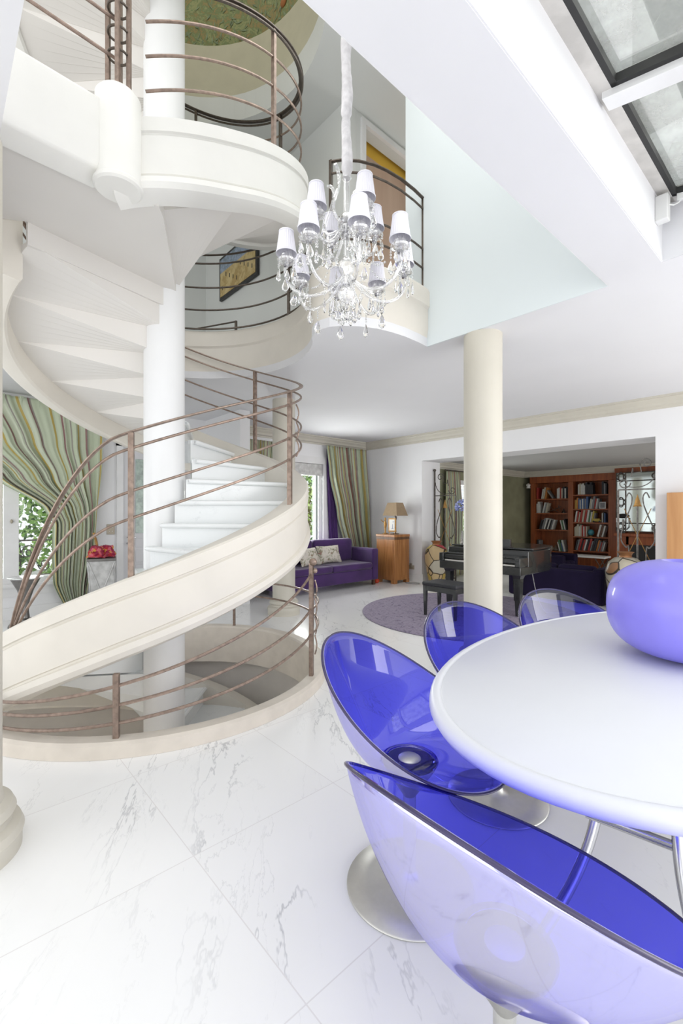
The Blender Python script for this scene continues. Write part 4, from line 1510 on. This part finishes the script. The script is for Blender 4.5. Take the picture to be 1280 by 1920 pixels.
xb.build('crossed_bars', M['planter'], pl_)
for bi, (dx, dy, s_, lab) in enumerate([(-.07, -.03, .13, 'crumpled red and pink paper bag in the silver planter, left one'), (.07, .0, .12, 'crumpled red and pink paper bag in the silver planter, right one')]):
    mbb = MB()
    rnd = random.Random(bi)
    n_, m__ = 14, 8
    vs = []
    for j in range(m__ + 1):
        for i in range(n_):
            q = 2 * PI * i / n_
            rr = s_ * (1.0 - .45 * (j / m__)) * (.75 + .35 * rnd.random())
            vs.append((rr * math.cos(q), rr * .8 * math.sin(q), .79 + .15 * j / m__ + .02 * rnd.random()))
    fs = [(j * n_ + i, j * n_ + (i + 1) % n_, (j + 1) * n_ + (i + 1) % n_, (j + 1) * n_ + i) for j in range(m__) for i in range(n_)] + [tuple(m__ * n_ + i for i in range(n_)), tuple(range(n_))]
    o = mbb.add(vs, fs).build('paper_bag', M['redfab'], smooth=False)
    rx = pl_.location
    o.location = (rx[0] + dx * 1.0, rx[1] + dy, 0)
    tag(o, lab, 'bag')
o = MB().tube([(0, 0, .80), (-.02, .02, 1.0), (-.05, .03, 1.12)], .016, n=8).build('umbrella', M['gold'])
o.location = (pl_.location[0] - .02, pl_.location[1] + .10, 0)
tag(o, 'yellow rolled umbrella sticking up from the silver planter', 'umbrella')

# ================================================================== CABINET, LAMP, FRAME
cbn = thing('pedestal_cabinet', 'tall honey oak pedestal cabinet against the wall right of the sofa', 'cabinet', (6.88, 6.12, 0), 0)
MB().box(-.22, .22, -.24, .24, .06, .86).build('body', M['oak'], cbn, bevel=.006)
MB().box(-.225, .225, -.245, .245, .86, .91).build('dark_band', M['oakdark'], cbn, smooth=False)
MB().box(-.23, .23, -.25, .25, .91, .955).build('top', M['oak'], cbn, bevel=.006)
MB().box(-.226, -.219, -.21, -.005, .09, .84).box(-.226, -.219, .005, .21, .09, .84).build('door', M['oak'], cbn, bevel=.002)
for sx in (-1, 1):
    for sy in (-1, 1):
        MB().box(sx * .18 - .045, sx * .18 + .045, sy * .195 - .045, sy * .195 + .045, 0, .07).build('foot', M['oak'], cbn, smooth=False)
lm = thing('table_lamp', 'table lamp with tapered tan shade on the oak pedestal cabinet', 'lamp', (6.93, 6.10, .957))
MB().lathe([(0, 0), (.08, 0), (.08, .012), (.02, .02), (.014, .03), (.014, .38), (0, .38)], 24).build('base', M['brownwood'], lm)
MB().box(-.022, .022, -.022, .022, .29, .36).build('collar', M['brownwood'], lm, smooth=False)
MB().add([(s * sx, s * sy * 1.15, z) for s, z in ((.165, .37), (.10, .63)) for sx, sy in ((-1, -1), (1, -1), (1, 1), (-1, 1))], [(0, 1, 5, 4), (1, 2, 6, 5), (2, 3, 7, 6), (3, 0, 4, 7)]).build('lamp_shade', M['shadecloth'], lm, smooth=False, solid=.004)
pf = thing('picture_frame', 'small gilt picture frame leaning before the lamp on the cabinet', 'picture frame', (6.80, 6.06, .957), R(8))
MB().box(-.012, .012, -.085, .085, .05, .32).build('frame', M['gold'], pf, bevel=.004)
MB().box(-.016, -.012, -.062, .062, .075, .295).build('picture', M['paper'], pf, smooth=False)
MB().box(-.018, -.016, -.02, -.012, .12, .2).box(-.018, -.016, -.035, .01, .11, .12).box(-.018, -.016, -.04, -.02, .24, .255).build('drawing', M['blue'] if False else BOOK['blue'], pf, smooth=False)
MB().tube([(.02, -.05, .2), (.07, -.06, .0)], .004).tube([(0, -.06, .06), (-.01, -.06, 0)], .006).tube([(0, .06, .06), (-.01, .06, 0)], .006).build('strut', M['gold'], pf)
fgm = thing('figurine', 'slender golden brown standing figurine beside the picture frame', 'figurine', (6.80, 6.25, .957), 0)
MB().lathe([(0, 0), (.05, 0), (.05, .015), (.02, .02), (.014, .05), (.02, .12), (.032, .19), (.022, .24), (.012, .265), (.022, .29), (.02, .32), (0, .335)], 14).build('body', M['gold'], fgm)
MB().tube([(0, .02, .23), (-.02, .05, .25), (-.04, .085, .29)], .008).tube([(0, -.02, .23), (-.02, -.03, .17)], .008).build('arm', M['gold'], fgm)
so = thing('wall_socket', 'dark brown wall socket with plug low on the wall left of the opening', 'socket', (7.235, 5.93, .29))
MB().box(-.01, .012, -.065, .065, -.05, .03).build('plate', M['plate'], so, bevel=.003)
MB().box(-.03, -.01, -.03, .03, -.01, .07).build('plug', M['plate'], so, bevel=.004)
o = MB().tube(bez([(6.9, 5.8, .008), (6.9, 5.5, .008), (7.1, 5.4, .008), (7.15, 5.75, .008), (6.95, 5.85, .008)], 30), .006).build('lamp_cable', M['cablew'])
tag(o, 'short loop of grey cable on the floor right of the oak cabinet', 'cable')
o = MB().ball((0, 0, .045), .045, (1.2, 1, 1)).build('ball', M['orange'])
o.location = (6.50, 6.20, 0)
tag(o, 'small orange red ball on the floor between sofa and oak cabinet', 'ball')

# ================================================================== RUG, PIANO, BENCH
rc = (5.55, 3.52)
o = MB().lathe([(0, 0), (1.48, 0), (1.485, .006), (1.475, .014), (0, .016)], 96).build('rug', M['rug'])
o.location = (*rc, .001)
tag(o, 'round mottled violet rug under the piano and its bench', 'rug')
bn = thing('piano_bench', 'black piano bench with leather top standing on the violet rug', 'bench', (5.09, 3.57, .017))
MB().box(-.19, .19, -.27, .27, .40, .45).build('seat', M['blacksoft'], bn, bevel=.015)
MB().box(-.175, .175, -.255, .255, .33, .405).build('apron', M['black'], bn, bevel=.004)
for sx in (-1, 1):
    for sy in (-1, 1):
        x, y = sx * .155, sy * .235
        MB().add([(x + s * a_, y + s * b2, z) for s, z in ((.014, 0), (.024, .40)) for a_, b2 in ((-1, -1), (1, -1), (1, 1), (-1, 1))], [(0, 1, 2, 3), (4, 5, 6, 7), (0, 1, 5, 4), (1, 2, 6, 5), (2, 3, 7, 6), (3, 0, 4, 7)]).build('leg', M['black'], bn, smooth=False)

pi = thing('grand_piano', 'small black lacquered grand piano with its lid closed behind the column', 'piano', (5.66, 3.46, .017))
pi.scale = (.93, .90, 1)
out_ = [(0, -.70), (0, .70), (.25, .70), (.9, .66), (1.15, .55), (1.35, .30), (1.42, .0), (1.38, -.35), (1.2, -.60), (.9, -.70)]
case = [(.22, -.70), (.22, .70)] + out_[3:]
MB().prism(case, .55, .86).build('case', M['black'], pi, bevel=.012)
MB().prism([(.34, -.71), (.34, .71)] + [(a_ * 1.01, b2 * 1.01) for a_, b2 in out_[3:]], .865, .89).build('lid', M['black'], pi, bevel=.005)
MB().box(-.02, .24, -.70, .70, .55, .66).build('key_bed', M['black'], pi, bevel=.01)
MB().box(-.03, .22, -.70, -.62, .66, .78).build('key_block', M['black'], pi, bevel=.01)
MB().box(-.03, .22, .62, .70, .66, .78).build('key_block', M['black'], pi, bevel=.01)
kk_ = MB()
for i in range(52):
    y = -.615 + i * 1.23 / 52
    kk_.box(.01, .15, y + .001, y + .0225, .665, .685)
kk_.build('keys', M['ivory'], pi, smooth=False)['kind'] = 'stuff'
MB().box(.0, .05, -.62, .62, .70, .76).box(.05, .22, -.62, .62, .755, .79).build('fallboard', M['black'], pi, bevel=.012)
MB().box(.36, .40, -.34, .34, .89, 1.0).box(.30, .42, -.36, .36, .885, .90).build('music_desk', M['black'], pi, bevel=.004)
for x, y in ((.12, -.60), (.12, .60), (1.2, 0)):
    MB().add([(x + s * a_, y + s * b2, z) for s, z in ((.032, 0), (.05, .50), (.075, .56)) for a_, b2 in ((-1, -1), (1, -1), (1, 1), (-1, 1))], [(0, 1, 2, 3), (8, 9, 10, 11)] + [(4 * j + i, 4 * j + (i + 1) % 4, 4 * j + 4 + (i + 1) % 4, 4 * j + 4 + i) for j in range(2) for i in range(4)]).build('leg', M['black'], pi, smooth=False)
MB().tube([(.3, -.05, .55), (.3, -.05, .10)], .012).tube([(.3, .05, .55), (.3, .05, .10)], .012).box(.2, .38, -.12, .12, .08, .13).build('pedal_lyre', M['black'], pi)
o = MB().tube(bez([(6.1, 2.9, .6), (6.15, 2.85, .3), (6.0, 2.8, .02), (6.1, 2.6, .02), (6.4, 2.75, .02), (6.0, 2.9, .02), (6.5, 2.6, .02)], 40), .006).build('piano_cable', M['cablew'])
tag(o, 'dark cable looping from the piano down onto the rug', 'cable')
# hydrangea in a slim vase on the piano lid
hy = thing('hydrangea_vase', 'blue hydrangea bloom on a tall stem in a slim glass on the piano', 'flowers', (*W((868 - 640) / FP * 7.05, 7.05), .907))
MB().lathe([(0, 0), (.04, 0), (.045, .02), (.03, .18), (.035, .2), (.028, .19), (.02, .02), (0, .02)], 20).build('glass', M['glassobj'], hy)
MB().tube([(0, 0, .03), (.01, .01, .3), (0, 0, .5)], .004).build('flower_stem', M['leaf'], hy)
fb = MB()
rnd = random.Random(3)
for i in range(160):
    a_, c_ = rnd.random() * 2 * PI, rnd.uniform(-.5, 1)
    rr = math.sqrt(max(0, 1 - c_ * c_))
    p = Vector((rr * math.cos(a_), rr * math.sin(a_), c_)) * .115 + Vector((0, 0, .57))
    fb.ball(tuple(p), .016, (1, 1, .6), 6, 4)
fb.build('bloom', M['hydr'], hy)

# library sofa ----------------------------------------------------------------
sofa('low_sofa', 'low midnight violet sofa in the library opening, seen from behind', 7.36, 8.30, 2.42, 3.92, '+u', seat=.36, back=.56, arm=.54, material='purpledk', legs=False, backth=.18)
sofa('library_armchair', 'violet velvet armchair in the library behind the piano', 9.6, 10.4, 3.9, 4.8, '-v', seat=.36, back=.62, arm=.5, material='purpledk', legs=False)


# screens -------------------------------------------------------------------
def spiral(cx, cz, r, turns, a0, sgn=1, n=36):
    return [(0, cx + sgn * r * (1 - .8 * i / n) * math.cos(a0 + turns * 2 * PI * i / n), cz + r * (1 - .8 * i / n) * math.sin(a0 + turns * 2 * PI * i / n)) for i in range(n + 1)]


def screen(loc, sgn, label, material):
    t = thing('iron_screen', label, 'screen', loc)
    mm = M[material]
    w = .50
    S = lambda y: y * sgn          # local y grows from the jamb into the opening
    MB().tube([(0, S(0), .0), (0, S(0), 2.22)], .016, n=4).ball((0, S(0), 2.25), .03).build('stile', mm, t)
    MB().tube([(0, S(w), .0), (0, S(w), 1.72)], .016, n=4).build('stile', mm, t)
    MB().tube([(0, S(0), 1.73), (0, S(w), 1.73)], .014, n=4).tube([(0, S(0), .1), (0, S(w), .1)], .014, n=4).build('crossbar', mm, t)
    a = MB()
    a.tube([(0, S(p[1]), p[2]) for p in spiral(.14, 2.10, .08, 1.3, 0)], .009)
    a.tube([(0, S(p[1]), p[2]) for p in spiral(.42, 1.83, .085, 1.3, PI)], .009)
    a.tube([(0, S(p[0]), p[1]) for p in [(.22, 2.10), (.20, 1.98), (.30, 1.97), (.31, 2.04), (.33, 1.92)]], .009)
    a.tube([(0, S(q[1]), q[2]) for q in [tuple(x) for x in bez([(0, .02, 2.0), (0, .03, 1.8), (0, .2, 1.72), (0, .4, 1.78)], 16)]], .007)
    a.build('crest_scroll', mm, t)
    b2 = MB()
    for s_ in (-1, 1):
        c = .25
        pth_ = [(c + s_ * .15, 1.60), (c + s_ * .11, 1.68), (c + s_ * .07, 1.62), (c + s_ * .08, 1.50), (c + s_ * .13, 1.35), (c + s_ * .20, 1.15), (c + s_ * .21, .98), (c + s_ * .15, .88), (c + s_ * .11, .84), (c + s_ * .11, .12)]
        q = [Vector((0, S(x), z)) for x, z in pth_]
        sm = []
        for i in range(len(q) - 1):
            p0, p1_, p2, p3 = q[max(i - 1, 0)], q[i], q[i + 1], q[min(i + 2, len(q) - 1)]
            for k in range(6):
                u_ = k / 6
                sm.append(.5 * ((2 * p1_) + (-p0 + p2) * u_ + (2 * p0 - 5 * p1_ + 4 * p2 - p3) * u_ ** 2 + (-p0 + 3 * p1_ - 3 * p2 + p3) * u_ ** 3))
        sm.append(q[-1])
        b2.tube(sm, .009)
    b2.build('lyre_scroll', mm, t)
    MB().tube([(0, S(.25), .1), (0, S(.25), 1.50)], .012).ball((0, S(.25), .62), .035).build('arrow_shaft', mm, t)
    MB().lathe([(.06, 1.48), (.045, 1.50), (.025, 1.58), (0, 1.66)], 4, (0, S(.25), 0), sx=.4).build('arrow_head', M['gold'], t, smooth=False)
    MB().tube([(0, S(.08), 1.45), (0, S(.44), .62)], .005).tube([(0, S(.42), 1.45), (0, S(.06), .62)], .005).build('cross_rods', M['gold'], t)
    return t


screen((7.62, 5.64, 0), -1, 'wrought iron scroll screen with gold arrow at the left side of the library opening', 'iron')
screen((7.62, 1.80, 0), 1, 'wrought iron scroll screen with gold arrow at the right side of the library opening', 'irongrey')


def vase(name, loc, material, label, s=1.0, r=1.0):
    t = thing(name, label, 'vase', loc, 0)
    MB().lathe([(0, 0), (.13 * r, 0), (.15 * r, .03), (.19 * r, .20), (.225 * r, .42), (.235 * r, .55), (.20 * r, .68), (.13 * r, .745), (.085, .76)], 40).build('body', M[material], t)
    MB().lathe([(.085, .755), (.075, .78), (.085, .81), (.11, .83), (.105, .835), (.07, .815), (0, .80)], 32).build('neck', M['copper'], t)
    return t


vase('patchwork_vase', (7.35, 5.40, 0), 'vasea', 'tall patchwork vase in yellow, ochre and red beside the left iron screen', r=.98)
v2_ = vase('leaf_vase', (7.33, 2.12, 0), 'vaseb', 'tall grey and cream leaf patterned vase with copper neck behind the violet vase', r=1.08)
o = MB().box(7.05, 7.245, 1.02, 1.57, 0, 1.65).build('wood_panel_cabinet', M['maple'], bevel=.006)
tag(o, 'orange maple cabinet side at the right edge behind the violet vase', 'cabinet')

# library window and curtain
w4 = thing('window_4', '', 'window')
w4['kind'] = 'structure'
del w4['label']
del w4['category']
MB().box(8.52, 8.62, 5.72, 5.86, .6, 2.08).box(9.53, 9.63, 5.72, 5.86, .6, 2.08).box(8.52, 9.63, 5.72, 5.86, 2.0, 2.10).box(9.02, 9.12, 5.76, 5.86, .6, 2.05).box(8.5, 9.65, 5.68, 5.8, .56, .62).build('window_frame', M['frame'], w4, smooth=False)
MB().box(8.62, 9.53, 5.80, 5.806, .62, 2.0).build('pane', M['glass'], w4, smooth=False)
drape('curtain', 'olive striped curtain in the library next to its window', 5.62, lerp([(2.3, 8.0), (.05, 8.0)]), lerp([(2.3, 8.50), (1.2, 8.62), (.05, 8.55)]), .05, 2.26, 7, .035, 'curtain2', sp=1.6, nu=90)
o = MB().tube([(7.95, 5.62, 2.28), (9.7, 5.62, 2.28)], .012).build('curtain_rod', M['iron'])
tag(o, 'thin dark curtain rod above the library window', 'curtain rod')

# ================================================================== BOOKCASE
bk = thing('bookcase', 'tall mahogany bookcase with two bays of shelves on the library wall', 'bookcase', (11.65, 0, 0))
BU = 0.0
MB().box(.0, .38, 3.58, 3.72, 0, 2.30).box(.0, .38, 4.50, 4.62, 0, 2.30).box(.0, .38, 5.44, 5.56, 0, 2.30).build('upright', M['mahogany'], bk, smooth=False)
MB().box(.34, .38, 3.6, 5.5, 0, 2.25).build('back_panel', M['mahogany'], bk, smooth=False)
MB().box(-.02, .38, 3.56, 5.58, 2.14, 2.31).build('header', M['mahogany'], bk, bevel=.01)
lz = [1.737, 1.373, .955, .41]
rz_ = [1.82, 1.476, 1.153, .81, .47]
for z in lz:
    MB().box(.01, .36, 4.62, 5.44, z - .03, z).build('shelf', M['mahogany'], bk, smooth=False)
for z in rz_:
    MB().box(.01, .36, 3.72, 4.50, z - .03, z).build('shelf', M['mahogany'], bk, smooth=False)
MB().box(.0, .36, 3.72, 5.44, 0, .38).build('plinth', M['mahogany'], bk, smooth=False)

bookmesh = {}
rnd = random.Random(11)
sizes = [(.026, .24), (.034, .27), (.022, .22), (.042, .29), (.030, .25)]


def get_book(col, si):
    key = (col, si)
    if key not in bookmesh:
        w, h = sizes[si]
        d = h * .72
        mb = MB().box(0, d, -w / 2, w / 2, 0, h)
        o = mb.build('book', BOOK[col], smooth=False)
        pg = MB().box(.006, d + .002, -w / 2 + .004, w / 2 - .004, h - .001, h + .001).build('pages', M['paper'], o, smooth=False)
        bookmesh[key] = (o, pg)
        return o, pg, True
    o, pg = bookmesh[key]
    n1 = o.copy()
    C.objects.link(n1)
    n2 = pg.copy()
    C.objects.link(n2)
    n2.parent = n1
    return n1, n2, False


ORD = ['first', 'second', 'third', 'fourth', 'fifth', 'sixth', 'seventh', 'eighth', 'ninth', 'tenth', 'eleventh', 'twelfth', 'thirteenth', 'fourteenth', 'fifteenth', 'sixteenth', 'seventeenth', 'eighteenth', 'nineteenth', 'twentieth', 'last']
shelfname = {('l', 0): 'top shelf, left bay', ('l', 1): 'second shelf, left bay', ('l', 2): 'third shelf, left bay', ('l', 3): 'bottom shelf, left bay',
             ('r', 0): 'top shelf, right bay', ('r', 1): 'second shelf, right bay', ('r', 2): 'third shelf, right bay', ('r', 3): 'fourth shelf, right bay', ('r', 4): 'bottom shelf, right bay'}
counts = {}


def shelf_books(bay, idx, z, runs):
    """runs: (v start, list of colours, lean in degrees); books go from larger v (left in the photo) to smaller"""
    hmax = {('l', 0): .36, ('l', 1): .32, ('l', 2): .36, ('l', 3): .36}.get((bay, idx), .29)
    for v, cols, lean in runs:
        for ci, col in enumerate(cols):
            si = rnd.randrange(5)
            while sizes[si][1] > hmax:
                si = rnd.randrange(5)
            o, pg, first = get_book(col, si)
            w, h = sizes[si]
            c_ = abs(math.sin(R(lean)))
            o.rotation_euler = (R(lean), 0, 0)
            v -= w / 2
            o.location = (11.65 + .03, v, z + w / 2 * c_ + .001)
            v -= w / 2 + .003 + (w * .12 if lean else 0)
            k = counts.get((bay, idx), 0)
            counts[(bay, idx)] = k + 1
            tag(o, '%s book, %s from the left on the %s' % (col, ORD[min(k, 20)], shelfname[(bay, idx)]), 'book', 'books in the mahogany bookcase')


shelf_books('l', 0, lz[0], [(5.42, ['red'], 0), (5.30, ['white', 'cream', 'orange'], 9), (5.02, ['grey'], -35), (4.90, ['white', 'white', 'red', 'cream', 'black', 'white', 'black'], 0)])
shelf_books('l', 1, lz[1], [(5.42, ['white', 'white', 'white'], 0), (5.27, ['white', 'grey', 'cream'], 12)])
shelf_books('l', 2, lz[2], [(5.36, ['black', 'black', 'grey', 'white', 'black', 'white', 'black', 'grey', 'white'], 16), (4.78, ['white', 'green', 'white', 'black'], -12)])
shelf_books('l', 3, lz[3], [(5.40, ['black', 'grey'], 0), (4.84, ['white', 'green', 'blue', 'white'], -14)])
shelf_books('r', 0, rz_[0], [(4.40, ['white', 'cream', 'white', 'white', 'white', 'black', 'black', 'black', 'black', 'black'], 0), (3.87, ['black', 'grey', 'black'], 0)])
shelf_books('r', 1, rz_[1], [(4.48, ['orange', 'yellow', 'orange', 'blue', 'white', 'blue', 'white', 'blue', 'grey', 'blue'], 0), (4.15, ['cream', 'white', 'grey', 'red', 'white', 'grey'], 8)])
shelf_books('r', 2, rz_[2], [(4.48, ['white', 'red', 'cream', 'red', 'cream', 'red', 'white', 'green', 'white', 'yellow', 'grey'], 8), (3.87, ['white', 'black', 'blue'], 0)])
shelf_books('r', 3, rz_[3], [(4.48, ['cream', 'cream', 'cream', 'white', 'cream', 'red', 'white', 'red', 'cream'], 0), (3.98, ['white', 'brown', 'white'], 14)])
shelf_books('r', 4, rz_[4], [(4.48, ['black', 'grey', 'red', 'black', 'red', 'white', 'black', 'red', 'grey', 'black', 'black', 'orange', 'grey', 'red', 'grey', 'white'], 14)])
gl = thing('globe', 'small teal globe on the fourth shelf of the right bay', 'globe', (11.72, 4.12, .812))
MB().lathe([(0, 0), (.04, 0), (.04, .01), (.01, .02), (.01, .03), (0, .03)], 16).build('foot', M['gold'], gl)
MB().ball((0, 0, .10), .075, n=20, m_=12).build('sphere', M['teal'], gl)
o = MB().lathe([(0, 0), (.05, 0), (.07, .06), (.06, .12), (.03, .13), (0, .13)], 20).build('jar', BOOK['cream'])
o.location = (11.75, 5.10, .411)
tag(o, 'round cream jar on the bottom shelf of the left bay', 'jar')
o = MB().lathe([(0, 0), (.06, 0), (.075, .05), (.05, .10), (.02, .16), (0, .17)], 20).build('jar', M['glassobj'])
o.location = (11.75, 4.95, .411)
tag(o, 'pale glass jar with pointed lid on the bottom shelf of the left bay', 'jar')
tc2 = thing('twig_ornament', 'dark twig like model on the second shelf of the left bay', 'ornament', (11.75, 5.0, 1.374))
MB().tube([(0, .16, .03), (0, .0, .08), (0, -.16, .16)], .012).tube([(0, .1, .16), (0, 0, .07), (0, -.1, .02)], .009).tube([(0, -.14, .05), (0, -.1, .20)], .008).build('body', M['brownwood'], tc2)
o = MB().lathe([(.05, 0), (.05, .01), (.01, .10), (0, .12)], 4).build('pyramid', M['gunmetal'], smooth=False)
o.location = (11.75, 4.76, 1.374)
tag(o, 'small grey pyramid on the second shelf of the left bay', 'ornament')
ph = thing('small_picture', 'small silver framed photograph on the second shelf of the right bay', 'picture frame', (11.70, 3.86, 1.478))
MB().box(0, .015, -.07, .07, 0, .16).build('frame', M['planter'], ph, smooth=False)
MB().box(-.004, 0, -.05, .05, .02, .14).build('photo', BOOK['grey'], ph, smooth=False)
tr_ = thing('toy_truck', 'yellow toy truck on the third shelf of the right bay', 'toy', (11.66, 3.99, 1.155))
MB().box(0, .06, -.08, .08, .02, .09).box(0, .06, -.11, -.07, .02, .05).build('body', BOOK['yellow'], tr_, bevel=.005)
for y in (-.08, .05):
    MB().tube([(-.01, y, .02), (.07, y, .02)], .02, n=12).build('wheel', BOOK['black'], tr_)
# console table in front of the bookcase
ct = thing('console_table', 'slim console with pale top and crossed legs in front of the bookcase', 'table', (11.25, 4.22, 0))
MB().box(-.2, .2, -.62, .62, .36, .40).build('top', M['paper'], ct, bevel=.005)
for y in (-.5, .5):
    MB().tube([(-.15, y - .1, 0), (-.15, y + .1, .36)], .01).tube([(-.15, y + .1, 0), (-.15, y - .1, .36)], .01).tube([(.15, y - .1, 0), (.15, y + .1, .36)], .01).tube([(.15, y + .1, 0), (.15, y - .1, .36)], .01).build('leg', M['iron'], ct)
# chimney breast with mirror
cbx = MB().box(11.55, 12.05, -.5, 3.56, 0, 2.45)
struct(cbx, 'wall_chimney', M['mahogany'], smooth=False)
fp = thing('fireplace', 'dark mahogany fireplace surround with black opening under the mirror', 'fireplace', (11.5, 2.55, 0))
MB().box(-.12, .05, -1.0, .98, .86, .93).build('mantel_shelf', M['mahogany'], fp, bevel=.01)
MB().box(-.05, .05, .70, .95, 0, .86).box(-.05, .05, -1.0, -.75, 0, .86).box(-.05, .05, -.8, .75, .68, .86).build('surround', M['mahogany'], fp, smooth=False)
MB().box(-.02, .05, -.75, .70, 0, .68).build('opening', M['blackframe'], fp, smooth=False)
mi = thing('wall_mirror', 'large mirror in a wide ornate mirrored frame above the fireplace', 'mirror', (11.5, 2.72, 1.62))
MB().box(-.03, .04, -.78, .78, -.66, .66).build('backing', M['gunmetal'], mi, smooth=False)
MB().box(-.04, -.03, -.58, .58, -.46, .46).build('glass', M['mirror'], mi, smooth=False)
MB().box(-.045, -.03, -.76, .76, .48, .64).box(-.045, -.03, -.76, .76, -.64, -.48).box(-.045, -.03, .60, .76, -.46, .46).box(-.045, -.03, -.76, -.60, -.46, .46).build('frame_glass', M['mirror'], mi, smooth=False)
og = MB()
for y in (-.68, 0, .68):
    for z in (-.56, 0, .56):
        if y or z:
            og.tube([(-.06, y + .09 * math.cos(q), z + .07 * math.sin(q)) for q in [2 * PI * i / 16 for i in range(16)]], .012, closed=True)
            og.tube([(-.06, y + .05 * math.cos(q), z + .11 * math.sin(q)) for q in [2 * PI * i / 16 for i in range(16)]], .009, closed=True)
for a_ in (.47, .65):
    og.tube([(-.05, -.59, a_), (-.05, .59, a_)], .012).tube([(-.05, -.59, -a_), (-.05, .59, -a_)], .012)
for a_ in (.59, .77):
    og.tube([(-.05, a_, -.66), (-.05, a_, .66)], .012).tube([(-.05, -a_, -.66), (-.05, -a_, .66)], .012)
og.build('ornament', M['iron'], mi)
cd_ = thing('candelabrum', 'silver candelabrum with dark flowers at the end of the mantel', 'candelabrum', (11.42, 3.36, .931))
MB().lathe([(0, 0), (.06, 0), (.05, .02), (.012, .04), (.012, .30), (0, .31)], 14).build('stem', M['gunmetal'], cd_)
for y in (-.12, .12):
    MB().tube([(0, 0, .12), (0, y * .6, .08), (0, y, .14), (0, y, .24)], .008).build('branch', M['gunmetal'], cd_)
    MB().tube([(0, y, .24), (0, y, .34)], .011).build('candle', M['paper'], cd_)
MB().ball((0, 0, .38), .09, (1, 1.3, .6), 10, 6).build('flowers', M['blackframe'], cd_, smooth=False)
o = MB().lathe([(0, 0), (.05, 0), (.04, .05), (.06, .09), (.03, .12), (0, .13)], 12).build('wall_lamp', M['plasticw'])
o.location = (11.60, 5.60, 2.02)
tag(o, 'small white wall lamp at the top left of the bookcase', 'lamp')

# ================================================================== GARDEN OUTSIDE
def leafy(name, label, loc, rad, n, seed, trunk=True, size=.07):
    t = thing(name, label, 'tree', loc)
    rnd = random.Random(seed)
    mb = MB()
    for i in range(n):
        while True:
            p = Vector((rnd.uniform(-1, 1), rnd.uniform(-1, 1), rnd.uniform(-1, 1)))
            if p.length < 1:
                break
        p = Vector((p.x * rad[0], p.y * rad[1], p.z * rad[2] + loc[2] * 0 + rad[2] + (.4 if trunk else 0)))
        a_ = Vector((rnd.uniform(-1, 1), rnd.uniform(-1, 1), rnd.uniform(-1, 1))).normalized() * size
        b2 = a_.cross(Vector((rnd.uniform(-1, 1), rnd.uniform(-1, 1), rnd.uniform(-1, 1)))).normalized() * size * .5
        mb.add([p - a_, p + b2, p + a_, p - b2], [(0, 1, 2, 3)])
    f = mb.build('foliage', M['leaf'], t, smooth=False)
    if trunk:
        MB().tube([(0, 0, 0), (.1, .05, 1.0), (.0, .1, 1.8), (.1, 0, 2.6)], .06, rs=[.09, .07, .06, .03]).build('trunk', M['bark'], t)
    return t


leafy('garden_tree', 'leafy garden tree outside the left window', (1.0, 9.6, -.4), (1.5, .8, 1.5), 2600, 1)
leafy('garden_shrub', 'green shrub below the left window', (-1.9, 8.6, -.3), (1.2, .5, .7), 900, 2, trunk=False)
leafy('garden_hedge', 'bright green hedge outside the glazed living room door', (7.0, 9.2, -.3), (1.3, .6, 1.35), 3600, 3, trunk=False)
leafy('garden_bush', 'green bush outside the library window', (12.4, 8.3, -.3), (1.2, .5, 1.0), 1200, 4, trunk=False)
struct(MB().box(-6, 14, 7.6, 16, -.35, -.31), 'floor_garden', mat('garden_gravel', (.45, .45, .40), .9, var=.2), smooth=False)
